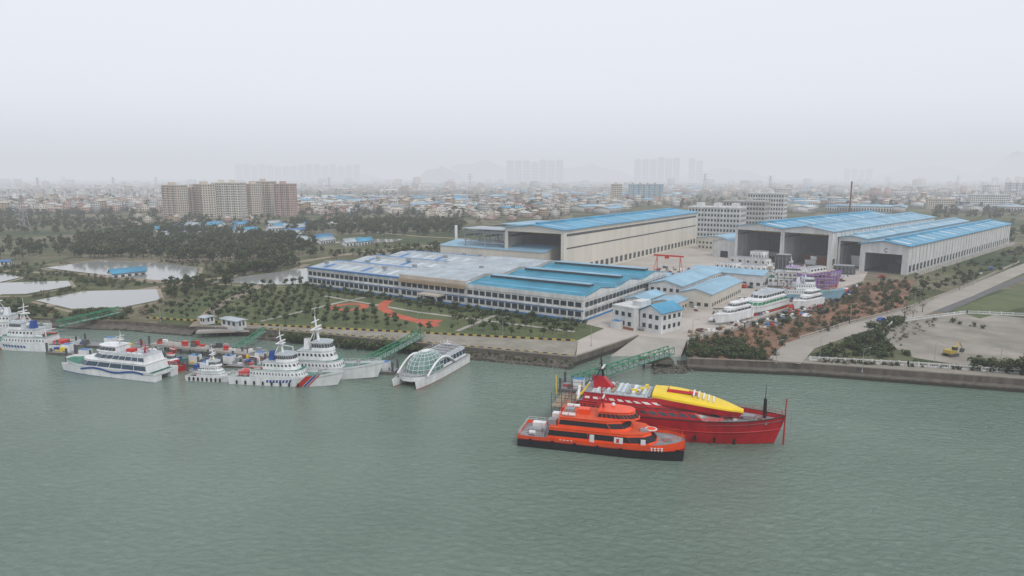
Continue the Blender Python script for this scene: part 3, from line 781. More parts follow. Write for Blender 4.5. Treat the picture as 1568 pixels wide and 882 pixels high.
A.box(21.5,23.4,-4.66,-4.4,2.9,4.2,whiteship);A.box(22,22.6,-4.7,-4.3,3.1,4.0,redp)
for k in range(4):
    x=L-7.0+k*.7
    A.box(x,x+.5,-4.99+k*.05,-4.9+k*.1,2.75,2.87,whiteship);A.box(x+.19,x+.31,-4.99+k*.05,-4.9+k*.1,2.1,2.75,whiteship);A.box(x,x+.5,-4.98+k*.05,-4.9+k*.1,2.35,2.45,whiteship)
for k in range(4): A.box(9.6+k*.8,10.1+k*.8,-5.06,-4.9,2.5,2.62,whiteship)
for i,(x,y) in enumerate([(3,-3),(3,3),(10.5,-3),(10.5,3),(12,-3),(12,3)]):
    z=2.9 if x<5 else 7.9
    A.cyl((x-.7,y,z),(x+.7,y,z),.42,.42,whiteship,8)
A.box(1.2,5.5,-3.8,3.8,2.05,2.15,deckg)
A.cyl((29,0,5.15),(29,0,5.3),1.3,1.3,whiteship,14);A.cyl((29,0,5.3),(29,0,5.33),1.0,1.0,shipor,14)
mast(A,18.5,9.2,4.2,shipred);A.box(13,15.5,-1,1,7.5,8.6,shipor);A.box(10,12,-.8,.8,7.5,8.3,greys)
sphere(A,(20.5,1.2,9.6),.45,whiteship)
rail(A,[(.2,-4.8,2.7),(6,-4.8,2.7)],.9,whiteship);rail(A,[(.2,-4.8,2.7),(.2,4.8,2.7),(6,4.8,2.7)],.9)
rail(A,[(9.3,-3.9,7.5),(17,-3.9,7.5)],1,shipor);rail(A,[(9.3,-3.9,7.5),(9.3,3.9,7.5),(17,3.9,7.5)],1,shipor)
rail(A,[(L-6,-4.2,3.6),(L-.6,-1.8,4.0),(L-.6,1.8,4.0),(L-6,4.2,3.6)],.9,shipor)
for x in range(3,int(L)-4,5): A.cyl((x,-5.1,1.2),(x,-5.1,2.1),.28,.28,black,6)
A.box(2,5,-2.8,-1.2,2.1,3.6,greys);A.box(2,5,1.2,2.8,2.1,3.6,whiteship);A.box(L-4.5,L-3,-.7,.7,3,3.8,greys)
A.box(26.8,28.2,-2,-.8,5.1,5.6,greys);A.box(6.6,8.4,-3,-1.2,5.1,6.2,greys);A.box(6.6,8.4,1.2,3,5.1,6.2,whiteship)
A.build('superstructure',e)
# --- big red ship
e,L=shipframe('red_ship',(858,655),(1203,697),12.5)
A=MB();rp=hull(A,L,12.5,5.2,6.8,[rust,shipred,shipred,shipred],levels=(0,.16,.2,.6,1),nose=.38,pw=2.3,deck=deckg,bul=1.0,rk=.95,n=20)
for (k,mt,t) in((3,shipred,.22),(4,black,.2)):
    for i in range(1,20):
        for sg in(-1,1):
            a=rp[i][k];b=rp[i+1][k];A.beam((a[0],sg*(a[1]+.06),a[2]-.1),(b[0],sg*(b[1]+.06),b[2]-.1),t,mt)
A.build('hull',e)
A=MB()
dh(A,4,L*.76,5.6,4.3,7.0,16,shipred,rf=3,rb=.5,tb=.4,bands=((.5,.8,glass,16,.7),),top=deckg,lip=.1,dz=.5)
dh(A,5,L*.67,5.2,7.1,9.0,13,shipred,rf=4,rb=.5,tb=.4,bands=((.35,.62,skin_w,14,.6),),top=deckg,lip=.1,dz=.3)
y0,y1=L*.42,L*.82
rr=[]
for i in range(19):
    s=i/18;x=y0+(y1-y0)*s;w=4.9*max(.10,(1-s**3.2))**.75*(.82+.18*min(1,s*4));z=10.2-2.6*s**1.9
    ring=[]
    for j in range(13):
        t=math.pi*j/12;c=-math.cos(t);ring.append((x,w*math.copysign(abs(c)**.7,c),z-1.0+1.05*max(0,math.sin(t))**.55*(1-.35*s)))
    rr.append(ring)
A.loft(rr,yellow,closed=False);A.face(rr[0],yellow);A.face(rr[-1],yellow)
for sg in(-1,1):
    for i in range(18):
        a=rr[i][0 if sg<0 else 12];b=rr[i+1][0 if sg<0 else 12]
        A.face([(a[0]-1.5,a[1]+.1*sg,a[2]-1.2),(b[0]-1.5,b[1]+.1*sg,b[2]-1.2),b,a],shipred)
A.loft([[(y0+3,-1.6,10.1),(y0+10,-.8,9.9),(y0+10,.8,9.9),(y0+3,1.6,10.1)],[(y0+3.5,-1.2,10.8),(y0+8,-.5,10.4),(y0+8,.5,10.4),(y0+3.5,1.2,10.8)]],shipred,cap=yellow)
for k in range(5):
    x=y0+9+k*1.1;A.box(x,x+.35,-2.2,2.2,9.9-k*.28,10.15-k*.28,whiteship)
A.box(7,y0-1,-4.4,4.4,9.02,9.2,roofwh)
for k in range(11): 
    x=8+k*1.2;A.box(x,x+.7,-3.6+U(-.4,.4),3.6+U(-.8,.2),9.22,9.32+U(.05,.5),random.choice([greys,whiteship,brown,roofwh]))
for k in range(9): 
    x=U(7,y0-2);y=U(-4,3);A.box(x,x+U(.5,1.4),y,y+U(.4,1),9.2,9.2+U(.4,1.2),random.choice([greys,whiteship,yellow,steel,rust]))
A.loft([[(7,-1.2,9.1),(12,-1.2,9.1),(12,1.2,9.1),(7,1.2,9.1)],[(6.5,-.8,12.2),(9,-.8,12.2),(9,.8,12.2),(6.5,.8,12.2)]],shipred,cap=black)
mast(A,9,11.5,5.0,black,s=1.3)
rail(A,[(5,-5.1,9.1),(y0,-5.1,9.1)],1,greys);rail(A,[(5,5.1,9.1),(y0,5.1,9.1)],1,greys);rail(A,[(4.2,-5.4,7),(4.2,5.4,7)],1,greys)
rail(A,[(L*.72,-5.2,5.6),(L*.9,-3.2,6.4),(L-.8,-.3,6.9)],1,shipred);rail(A,[(L*.72,5.2,5.6),(L*.9,3.2,6.4),(L-.8,.3,6.9)],1,shipred)
A.cyl((L-4.5,1,5.2),(L-4.5,1,10),.45,.35,black,8);A.cyl((L-4.5,1,10),(L-4.5,1,13.5),.1,.05,black,5)
A.cyl((L-.3,-.6,0.2),(L-.2,-.6,11),.2,.12,shipred,6);A.beam((L-.3,-.6,6.5),(L+1,-.6,6.5),.12,greys);A.beam((L+1,-.6,3),(L+1,-.6,8),.12,greys)
A.box(L-9,L-6.6,-.9,.9,5.3,6.1,greys);A.cyl((L-11,-1.2,5.2),(L-11,1.2,5.6),.45,.45,steel,8)
A.box(L*.66,L*.7,-5.75,-5.3,4.6,5.4,whiteship)
for k in range(16): 
    x=L*.76+U(0,8);y=U(-2.5,1.5);A.box(x,x+U(.4,1.6),y,y+U(.3,1.2),5.0,5.2+U(0,.6),random.choice([rust,brown,greys,steel,whiteship]))
for x in(-2.5,0,2.5):
    for y in(-5.5,-2,2,5.5): A.beam((x,y,-.3),(x,y,8.5),.12,steel)
for z in(2,4,6,8):
    for y in(-5.5,-2,2,5.5): A.beam((-2.5,y,z),(2.5,y,z),.1,steel)
    for x in(-2.5,0,2.5): A.beam((x,-5.5,z),(x,5.5,z),.1,steel)
A.box(-2.6,2.6,-5.5,5.5,4.9,5.0,brown);A.cyl((-2,-3,7),(-2,-3,12),.15,.1,yellow,5)
for k in range(5): A.cyl((U(2,5),U(-5,5),7.1),(U(2,5),U(-5,5),8.6),.35,.35,random.choice([whiteship,yellow]),8)
for k in range(3):
    x=L*.62+k*4.2; A.cyl((x,-6.3+k*.35,.8),(x,-6.3+k*.35,2.0),.3,.3,black,6)
A.build('superstructure',e)

# --- white/blue catamaran ferry
def ferry_wb(name,st,bw,B,side):
    e,L=shipframe(name,st,bw,B,side=side);A=MB()
    for yo in(-B*.33,B*.33): hull(A,L,B*.3,1.9,2.6,[shipbl,whiteship,whiteship],yo=yo,nose=.3,rk=.98,wl=.6,zk=-.8)
    body(A,L,B/2,1.6,2.7,4.0,whiteship,deckgr,.3)
    dh(A,3,L*.84,B*.45,2.2,4.7,4,whiteship,rf=2.5,rb=.5,tb=.3,bands=((.3,.85,glassb,6,.95),),top=whiteship,lip=.15)
    dh(A,4,L*.70,B*.4,4.9,7.1,4,whiteship,rf=3,rb=.5,tb=.4,bands=((.3,.8,glassb,9,.9),),top=lgrey,lip=.15)
    dh(A,L*.42,L*.66,B*.3,7.25,8.9,3,whiteship,rf=1.5,tb=.3,bands=((.3,.85,glass,7,.9),),top=whiteship,lip=.2)
    for sg in(1,-1):
        pts=[(L*.1+i*L*.8/16,sg*(B/2+.05 if i<12 else B/2-.05-.12*(i-11)**1.6*.35),2.25+.45*math.sin(i*.8)) for i in range(17)]
        for i in range(13): 
            a,b=pts[i],pts[i+1];A.face([(a[0],a[1],a[2]-.4),(b[0],b[1],b[2]-.4),(b[0],b[1],b[2]+.15),(a[0],a[1],a[2]+.15)],shipbl)
    mast(A,L*.45,9.0,3.5,whiteship);A.box(L*.3,L*.36,-1,1,7.2,8.2,redp);mast(A,L*.2,7.1,3,shipred)
    rail(A,[(.3,-B/2+.1,2.7),(3,-B/2+.1,2.7)]);rail(A,[(4,-B*.39,7.1),(L*.4,-B*.39,7.1)]);rail(A,[(4,B*.39,7.1),(L*.4,B*.39,7.1)])
    for x in(6,8,10):A.cyl((x,B*.3,7.6),(x+1,B*.3,7.6),.35,.35,whiteship,8);A.cyl((x,-B*.3,7.6),(x+1,-B*.3,7.6),.35,.35,whiteship,8)
    A.build('hull_and_cabins',e);return e
ferry_wb('catamaran_ferry',(236,586),(88,569),9.5,-1)
# --- patrol vessels
def patrol(name,st,bw,B,stripe=True,grey=False,sc=1,z=0,side=1,sup=whiteship,hm=None):
    e,L=shipframe(name,st,bw,B,z=z,side=side);A=MB();hm=hm or (greys if grey else whiteship)
    hull(A,L,B,2.6*sc,4.8*sc,[tidal if not z else shipred,hm,hm],levels=(0,.2,.6,1),nose=.5,pw=1.9,deck=deckgr,bul=.7,n=18,rk=.92,wl=.4)
    if stripe:
        for (f0,wd,m) in((.68,.06,redp),(.75,.022,shipbl),(.782,.016,redp)):
            bd=lambda s:B/2*(1 if s<.5 else 1-((s-.5)/.5)**1.9);bwf=lambda s:B/2*.93*(1 if s<.4 else 1-((s-.4)/.6)**1.9)
            def P(s,g,sg):
                z2=2.6*sc+2.2*sc*max(0,(s-.35)/.65)**1.7
                return (L*s*(.92+.08*g),sg*(bwf(s)+(bd(s)-bwf(s))*g**.8+.14),-1+(z2+1)*g)
            for sg in(1,-1):
                A.face([P(f0-.04,.25,sg),P(f0-.04+wd,.25,sg),P(f0-.01+wd,.65,sg),P(f0-.01,.65,sg)],m);A.face([P(f0-.01,.65,sg),P(f0-.01+wd,.65,sg),P(f0+.02+wd,1,sg),P(f0+.02,1,sg)],m)
                if f0==.68:
                    for k in range(8): 
                        s2=.36+k*.03;A.face([P(s2,.6,sg),P(s2+.018,.6,sg),P(s2+.018,.82,sg),P(s2,.82,sg)],shipbl)
    z0=2.0*sc
    dh(A,L*.18,L*.66,B*.38,z0,z0+2.5*sc,3,sup,rf=1,rb=.3,tb=.1,bands=((.45,.72,glass,16,.4),),top=deckgr,lip=.2)
    dh(A,L*.30,L*.60,B*.33,z0+2.7*sc,z0+5*sc,3,sup,rf=1,tb=.2,bands=((.45,.75,glass,9,.5),),top=lgrey,lip=.2)
    dh(A,L*.42,L*.58,B*.30,z0+5.2*sc,z0+7.3*sc,2.5,sup,rf=.8,tb=.3,bands=((.4,.85,glass,8,.88),),top=lgrey,lip=.3)
    A.loft([[(L*.33,-1,z0+5*sc),(L*.38,-1,z0+5*sc),(L*.38,1,z0+5*sc),(L*.33,1,z0+5*sc)],[(L*.335,-.7,z0+8*sc),(L*.365,-.7,z0+8*sc),(L*.365,.7,z0+8*sc),(L*.335,.7,z0+8*sc)]],shipbl if stripe else sup,cap=black)
    mast(A,L*.45,z0+7.4*sc,6.5*sc,sup,s=1.4*sc);sphere(A,(L*.41,0,z0+6.4*sc),.7*sc,whiteship)
    A.cyl((L*.78,0,z0+1.4*sc),(L*.78,0,z0+2.6*sc),.7,.6,greys,8);A.cyl((L*.78,0,z0+2.3*sc),(L*.84,0,z0+2.9*sc),.12,.1,greys,5)
    rail(A,[(.5,-B*.47,2.6*sc),(L*.5,-B*.47,2.7*sc),(L*.72,-B*.36,3.3*sc),(L*.97,-.4,4.7*sc)],.9);rail(A,[(.5,B*.47,2.6*sc),(L*.5,B*.47,2.7*sc),(L*.72,B*.36,3.3*sc),(L*.97,.4,4.7*sc)],.9)
    A.box(L*.05,L*.14,-B*.2,B*.2,z0,z0+1.3*sc,redp if stripe else greys)
    A.cyl((L*.2,B*.2,z0+2.5*sc),(L*.2,B*.2,z0+5*sc),.2,.15,sup,5);A.beam((L*.2,B*.2,z0+5*sc),(L*.12,B*.1,z0+5.6*sc),.2,sup)
    for k in(.22,.25): 
        for y in(-1,1): A.cyl((L*k,y*B*.3,z0+3*sc),(L*k+1,y*B*.3,z0+3*sc),.35,.35,whiteship,8)
    for k in range(8): A.cyl((L*(.08+.08*k),-B/2-.15,.3),(L*(.08+.08*k),-B/2-.15,1.3),.28,.28,black,6)
    for k in range(7):
        x=L*U(.03,.3);y=U(-B*.3,B*.2);A.box(x,x+U(.5,1.2),y,y+U(.4,1),z0 if x<L*.17 else z0+2.6*sc,(z0 if x<L*.17 else z0+2.6*sc)+U(.4,1),random.choice([greys,steel,greys,redp,deckgr]))
    A.loft([[(L*.2,-B*.32,z0+2.75*sc),(L*.29,-B*.32,z0+2.75*sc),(L*.3,-B*.22,z0+2.75*sc),(L*.2,-B*.22,z0+2.75*sc)],[(L*.19,-B*.36,z0+3.4*sc),(L*.30,-B*.34,z0+3.4*sc),(L*.31,-B*.2,z0+3.4*sc),(L*.19,-B*.2,z0+3.4*sc)]],shipor,cap=greys)
    A.build('hull_and_cabins',e);return e
patrol('patrol_vessel',(350,588),(519,597),8.5,sc=.95)
patrol('patrol_vessel',(400,577),(582,586),9,stripe=False,sc=1.15)
patrol('patrol_boat',(284,583),(368,588),5.5,stripe=False,sc=.62)
patrol('patrol_vessel',(95,540),(-60,534),9,stripe=True,sc=1.0,side=-1)
patrol('patrol_vessel',(60,512),(-100,515),9,stripe=False,sc=1.0,side=-1)
# --- glass dome catamaran
a=G(618,596,0);b=G(698,552,0);d=a-b;an=math.atan2(d.y,d.x);L=d.xy.length
e=E('glass_dome_catamaran',b,an);A=MB();B=10.5
for yo in(-B*.36,B*.36): hull(A,L,2.8,2.0,2.5,[shipred,whiteship,whiteship],yo=yo,nose=.35,rk=.97,wl=.5,zk=-.8)
body(A,L-2,B/2,1.7,2.7,3.0,whiteship,deckg,.2,bul=.2)
dh(A,2,L*.62,B*.44,2.7,5.6,1,whiteship,rf=.5,rb=.5,tb=.3,bands=((.3,.8,glassb,9,.85),),top=lgrey,lip=.2)
for i in range(4): A.box(3+i*3,5+i*3,-3,3,5.85,6.4,greys)
rail(A,[(2,-4.4,5.8),(L*.45,-4.4,5.8)]);rail(A,[(2,4.4,5.8),(L*.45,4.4,5.8)]);mast(A,6,5.8,2.5,whiteship)
rail(A,[(L*.7,-4.9,2.9),(L-2.4,-3,3.0),(L-2.4,3,3.0),(L*.7,4.9,2.9)])
A.build('hull_and_cabin',e)
A=MB();Gs=MB();cx=L*.60;rx,ry,rz=8.0,4.9,5.6
nr=7;ns=20;P=[[ (cx+rx*math.cos(math.pi/2*j/nr)*math.cos(2*math.pi*i/ns),ry*math.cos(math.pi/2*j/nr)*math.sin(2*math.pi*i/ns),2.75+rz*math.sin(math.pi/2*j/nr)) for i in range(ns)] for j in range(nr)]
Gs.loft(P,domegl,cap=whiteship)
for j in range(nr):
    for i in range(ns):
        A.beam(P[j][i],P[j][(i+1)%ns],.11,whiteship)
        if j<nr-1: A.beam(P[j][i],P[j+1][i],.09,whiteship)
for sg in(-1,1):
    pts=[(L*.3+L*.55*s,sg*(B/2-.3),2.8+3.6*math.sin(math.pi*min(1,s*1.0))) for s in [k/10 for k in range(11)]]
    for k in range(10): A.beam(pts[k],pts[k+1],.6,whiteship)
Gs.build('glass_dome',e);A.build('dome_ribs',e)

# ---------------------------------------------------------------- pontoons, gangways, jetty
def pontoon(px,py,w,d,an,seed,name='pontoon'):
    rr=random.Random(seed);e=E(name,G(px,py,0),an);A=MB();A.box(0,w,0,d,-.4,.9,concdark,deckg)
    for k in range(int(w*d/8)):
        x=rr.uniform(.3,w-2);y=rr.uniform(.3,d-2);s=rr.uniform(.5,1.8);A.box(x,x+s,y,y+rr.uniform(.5,1.6),.9,.9+rr.uniform(.4,1.8),rr.choice([redp,deckgr,greys,whiteship,yellow,rust,shipbl,steel]))
    for x in(0.4,w-.4):
        for y in(.4,d-.4): A.cyl((x,y,-1),(x,y,4.0),.35,.35,steel,8)
    rail(A,[(.2,.2,.9),(w-.2,.2,.9)],1,greys);rail(A,[(.2,d-.2,.9),(w-.2,d-.2,.9)],1,greys)
    A.box(w*.4,w*.4+3,d*.3,d*.3+2.5,.9,3.4,whiteship,blue)
    A.build('deck',e)
pontoon(250,558,22,5,-.3,2);pontoon(300,560,22,6,-.25,3);pontoon(355,556,18,6,-.2,4);pontoon(285,573,9,6,-.2,9)
pontoon(560,572,9,5,-.2,5);pontoon(115,532,26,5,-.15,6);pontoon(855,600,9,7,-.3,7);pontoon(100,552,10,5,-.2,8);pontoon(70,543,12,5,-.2,11)
e,L=shipframe('red_workboat',(288,566),(240,578),5.5,side=-1);A=MB()
hull(A,L,5.5,1.7,2.3,[black,shipred,shipred],levels=(0,.3,.6,1),nose=.4,deck=deckgr,bul=.6)
dh(A,2,L*.55,1.9,1.2,3.6,1,redp,bands=((.45,.8,glass,5,.7),),top=whiteship,lip=.1);dh(A,3,L*.45,1.4,3.7,5.4,1,whiteship,bands=((.3,.8,glass,5,.8),),top=redp,lip=.1);mast(A,L*.3,5.5,2.5,redp)
A.build('hull_and_cabin',e)
e=E('jetty',G(230,530,1.6),-.35);A=MB();A.box(0,48,0,5,.2,.9,concrete)
for k in range(9):
    for y in(.5,4.5):A.cyl((2+k*5.5,y,-3),(2+k*5.5,y,.2),.35,.35,concdark,7)
rail(A,[(0,0,.9),(48,0,.9)],1,greys);rail(A,[(0,5,.9),(48,5,.9)],1,greys)
for k in range(26): 
    x=U(0,46);y=U(.4,3.6);A.box(x,x+U(.5,2),y,y+1,.9,.9+U(.5,1.8),random.choice([redp,greys,whiteship,steel,blue,rust]))
A.build('deck',e)
e=E('jetty',G(300,512,1.6),.18);A=MB();A.box(0,30,0,4,.2,.9,concrete)
for k in range(6):A.cyl((2+k*5,2,-3),(2+k*5,2,.2),.4,.4,concdark,7)
rail(A,[(0,0,.9),(30,0,.9)],1,greys);A.build('deck',e)
def gang(p0,p1,w=2.4,h=2.2,name='green_gangway'):
    d=p1-p0;L=d.length;e=E(name,p0,math.atan2(d.y,d.x));e.rotation_euler=(0,-math.asin(d.z/L),math.atan2(d.y,d.x))
    A=MB();n=int(L/2.2);s=L/n;A.box(0,L,-w/2,w/2,-.1,.1,deckg)
    for y in(-w/2,w/2):
        A.beam((0,y,0),(L,y,0),.3,green);A.beam((0,y,h),(L,y,h),.3,green)
        for k in range(n):
            A.beam((k*s,y,0),(k*s,y,h),.2,green);A.beam((k*s,y,0) if k%2 else (k*s,y,h),((k+1)*s,y,h) if k%2 else ((k+1)*s,y,0),.17,green)
        A.beam((L,y,0),(L,y,h),.2,green)
    for k in range(0,n,2): A.beam((k*s,-w/2,h),(k*s,w/2,h),.15,green)
    A.build('truss',e)
gang(G(880,588,1.2),G(1028,541,4))
gang(G(548,566,1.2),G(645,515,4))
gang(G(90,500,2.5),G(185,478,5))
gang(G(360,538,1.2),G(405,507,3.6),1.6,1.4)
e=E('mooring_dolphin',G(1000,562,0));A=MB();A.box(-4,6,-2,3,1.6,2.6,concdark)
for x in(-3,0,3,5):A.cyl((x,0,-2),(x,0,1.6),.4,.4,concdark,8)
A.build('platform',e)
rk=[]
for i in range(3):
    mb=MB();rr=random.Random(i)
    sphere(mb,(0,0,0),.7,concdark,5);mb.v=[(x*rr.uniform(.7,1.3),y*rr.uniform(.7,1.3),z*rr.uniform(.6,1.1)) for x,y,z in mb.v];rk.append(Tm(mb))
it=[]
for i in range(130):
    q=G(U(1000,1062),U(553,572),0);it.append(put(rk,q,.8,z=U(-.3,.4)))
for i in (5,6):
    a,b=sw[i],sw[i+1];d=(b-a).normalized();n=Vector((d.y,-d.x,0))
    for k in range(330):
        w=U(.3,4.6);q=a.lerp(b,R())+n*w;it.append(put(rk,q,.6,z=1.8-w*.5))
scatter('riprap_rocks',it)
it=[]
for i in (5,6):
    a,b=sw[i],sw[i+1];d=(b-a).normalized();n=Vector((d.y,-d.x,0))
    for k in range(110):
        w=U(.3,2.5);q=a.lerp(b,R())+n*w;it.append(put(bushd+bush,q,.45,z=1.3-w*.4))
scatter('bank_weeds',it)
# ---------------------------------------------------------------- fences, lamps
def fence(name,pts,h=1.4,sp=2.5,mat=white):
    P=[G(a,b) for a,b in pts];A=MB()
    for i in range(len(P)-1):
        d=P[i+1]-P[i];L=d.length;n=int(L/sp);nn=Vector((-d.y,d.x,0)).normalized()*.12
        for k in range(n+1):
            q=P[i]+d*k/n;A.box(q.x-.2,q.x+.2,q.y-.2,q.y+.2,LZ,LZ+h+.15,mat)
        for z0,z1 in((.0,.45),(h-.2,h)):
            q=[P[i]-nn,P[i+1]-nn,P[i+1]+nn,P[i]+nn];A.loft([[v+Vector((0,0,z0)) for v in q],[v+Vector((0,0,z1)) for v in q]],mat,cap=mat)
        n=int(L/.6)
        for k in range(n): 
            q=P[i]+d*k/n;A.box(q.x-.05,q.x+.05,q.y-.05,q.y+.05,LZ+.45,LZ+h-.2,mat)
    A.build(name)
fence('white_balustrade',[(1240,552),(1390,560),(1568,573),(1720,584)],1.3)
fence('quay_fence',[(1345,519),(1368,494),(1480,480),(1568,484)],1.2,4)
fence('yard_fence',[(1056,524),(1140,503),(1250,458),(1322,434)],1.6,4,concrete)
fence('road_fence',[(1225,520),(1300,496),(1388,474),(1468,444),(1560,402)],1.2,4,concrete)
def lamp(p,h=8):
    e=E('street_lamp',p);A=MB();A.cyl((0,0,0),(0,0,h),.1,.06,greys,6);A.beam((0,0,h),(1.6,0,h+.4),.08,greys);A.box(1.3,2.1,-.15,.15,h+.3,h+.45,greys);A.cyl((0,0,0),(0,0,.5),.25,.25,greys,6);A.build('pole',e)
for a,v in((1188,556),(1255,549),(1320,570),(1430,560),(1530,568),(246,492),(330,502),(905,530),(1060,520),(1150,500),(1302,493),(1400,470),(1490,436),(640,509),(770,515)): lamp(G(a,v),7)
e=E('concrete_column',G(1571,572));A=MB();A.cyl((0,0,0),(0,0,33),1.2,1.1,greyw,12);A.cyl((0,0,18),(0,0,19),1.4,1.4,redp,12);A.box(-2,2,-2,2,0,1.2,concrete);A.build('shaft',e)
def pylon(p,h):
    e=E('power_pylon',p);A=MB()
    for sx in(-1,1):
        for sy in(-1,1):A.beam((sx*h*.1,sy*h*.1,0),(sx*h*.015,sy*h*.015,h),.45,greys)
    for k in range(6):
        z=h*k/6;w=h*(.1-.085*k/6);z2=h*(k+1)/6;w2=h*(.1-.085*(k+1)/6)
        for s in(-1,1):A.beam((-w,s*w,z),(w2,s*w2,z2),.3,greys);A.beam((w,s*w,z),(-w2,s*w2,z2),.3,greys)
    for z in(.75,.87,.98):A.beam((-h*.16,0,h*z),(h*.16,0,h*z),.5,greys)
    A.build('lattice',e)
for a,v,h in((38,352,36),(60,300,50),(175,296,50),(240,292,50),(720,296,60),(1078,300,60),(1178,300,55),(1465,292,55),(505,296,50)): pylon(G(a,v),h)
# ---------------------------------------------------------------- yard content
patrol('survey_ship',(1185,462),(1300,464),10,stripe=False,sc=1.0,z=LZ+1,side=1,hm=lblue)
ship_e,L=shipframe('yard_catamaran',(1208,470),(1152,487),9,z=LZ+1,side=-1)
A=MB()
for yo in(-3,3):hull(A,L,3,1.9,2.4,[shipred,green,whiteship],yo=yo,nose=.3,zk=-.8)
body(A,L,4.5,1.6,2.7,3.6,whiteship,deckgr,.3);dh(A,2,L*.85,4,2.3,4.6,3,whiteship,rf=2,tb=.2,bands=((.3,.8,green,8,.9),),top=whiteship,lip=.2);dh(A,3,L*.7,3.4,4.8,6.8,3,whiteship,rf=2,tb=.3,bands=((.3,.8,glass,8,.85),),top=lgrey,lip=.2);mast(A,L*.4,6.9,3,whiteship)
for k in range(4):A.box(2+k*4,3+k*4,-4,4,-1.2,-.6,rust)
A.build('hull_and_cabin',ship_e)
def yacht(st,bw):
    e,L=shipframe('yard_motor_yacht',st,bw,5.5,z=LZ+1.2,side=-1)
    A=MB();hull(A,L,5.5,2.6,3.4,[greys,whiteship,whiteship],levels=(0,.15,.5,1),nose=.5,deck=whiteship,bul=.4,rk=.9);A.box(3,3.5,-2,2,-1.3,-.8,rust);A.box(9,9.5,-2,2,-1.3,-.8,rust)
    dh(A,1.5,L*.72,2.3,2.4,4.3,3,whiteship,rf=2.2,tb=.3,bands=((.35,.75,glass,6,.9),),top=whiteship,lip=.2);dh(A,2.5,L*.55,1.9,4.5,6.1,2,whiteship,rf=1.5,tb=.3,bands=((.35,.8,glass,5,.9),),top=whiteship,lip=.3);mast(A,L*.25,6.2,1.6,whiteship,s=.6);rail(A,[(L*.5,-2.5,3),(L*.97,0,3.4),(L*.5,2.5,3)],.8)
    A.build('hull_and_cabin',e)
yacht((1154,487),(1101,501));yacht((1262,468),(1222,478))
e,L=shipframe('purple_ship',(1236,452),(1300,440),8,z=LZ+1,side=1);e.scale=(1,1,1.35)
A=MB();hull(A,L,8,4.6,5.6,[shipred,purple,purple],levels=(0,.25,.4,1),nose=.5,deck=deckg,rk=.9,zk=-.6);dh(A,2,L*.6,3.2,4,6.5,2,purple,bands=((.4,.75,glass,6,.6),),top=pinkw);dh(A,4,L*.5,2.6,6.6,8.4,2,whiteship,bands=((.4,.75,glass,6,.6),),top=greys)
for k in range(9):A.beam((1+k*3,-4.6,-1),(1+k*3,-4.6,7),.2,rust)
for z in(2,4,6):A.beam((1,-4.6,z),(25,-4.6,z),.15,greys)
A.build('hull_and_cabin',e)
e,L=shipframe('hull_section_block',(1175,440),(1262,446),12,z=LZ+1)
A=MB();dh(A,0,L,5.5,0,4,3,whiteship,rf=1,bands=((.5,.8,glass,10,.5),),top=deckgr);dh(A,3,L*.8,4.5,4.1,7,3,whiteship,rf=1,bands=((.4,.75,glassb,8,.6),),top=lgrey,lip=.2);dh(A,8,L*.6,3.5,7.3,9.6,2,whiteship,rf=1,bands=((.4,.8,glass,8,.8),),top=purple,lip=.2);mast(A,L*.4,9.7,5,whiteship,s=1.3);A.box(2,4,-2,2,-1,0,rust);A.box(L-6,L-3,-2,2,-1,0,rust)
A.build('block',e)
for (a,v,w,d,h,m) in((1100,415,14,9,6,whiteship),(1128,417,18,9,5,whiteship),(1120,404,26,10,5,white),(1152,402,10,10,8,whiteship),(1240,422,14,9,4,rust),(1275,418,12,8,5,steel),(1188,420,8,8,12,steel),(1100,443,6,5,2.5,rust),(1128,440,5,4,2,redp),(1214,433,7,5,4,whiteship)):
    e=E('hull_block',G(a,v),SA+U(-.3,.3));A=MB()
    dh(A,0,w,d/2,.6,h,w*.2,m,rf=w*.06,bands=((.4,.7,dark,5,.3),),top=greys)
    for k in range(int(w/2)):A.box(k*2+.1,k*2+.3,-d/2-.12,-d/2-.01,.6,h*.9,greys)
    A.box(1,2,-2,2,0,.6,rust);A.box(w-3,w-2,-2,2,0,.6,rust);A.build('block',e)
e=E('scaffolding',G(1180,448),SA);A=MB()
for x in range(0,30,3):
    for y in(0,13):A.beam((x,y,0),(x,y,9),.12,steel)
    for z in(3,6,9):A.beam((x,0,z),(x,1.2,z),.1,steel)
for z in(3,6,9):
    for y in(0,13):A.box(0,28,y-.5,y+.7,z-.08,z,brown)
A.build('frame',e)
e=E('red_gantry_crane',G(1000,418),SA);A=MB()
for x in(0,16):
    for y in(0,6):A.beam((x,y,0),(x+(1 if x==0 else -1),3,10),.35,redp)
    A.beam((x,0,.5),(x,6,.5),.35,redp)
A.box(-1,17,2.5,3.5,10,10.9,redp);A.box(6,8,2,4,8.8,10,redp);A.build('frame',e)
e=E('excavator',G(1455,545),.4);A=MB();A.box(-2,2,-1.5,-.8,0,.9,steel);A.box(-2,2,.8,1.5,0,.9,steel);A.box(-1.8,1.2,-1.3,1.3,1,2.1,yellowd);A.box(.0,1.3,-1.3,-.2,2.1,3.1,glass);A.box(-.05,1.35,-1.35,-.15,3.1,3.25,yellowd)
A.beam((1.2,.3,1.8),(4,.3,4.2),.4,yellowd);A.beam((4,.3,4.2),(6,.3,1.8),.32,yellowd);A.loft([[(5.6,-.3,1.8),(6.4,-.3,1.8),(6.4,.9,1.8),(5.6,.9,1.8)],[(5.3,-.2,.6),(6.0,-.2,.6),(6.0,.8,.6),(5.3,.8,.6)]],steel,cap=steel,bot=steel);A.build('machine',e)
cl=[];cont=[]
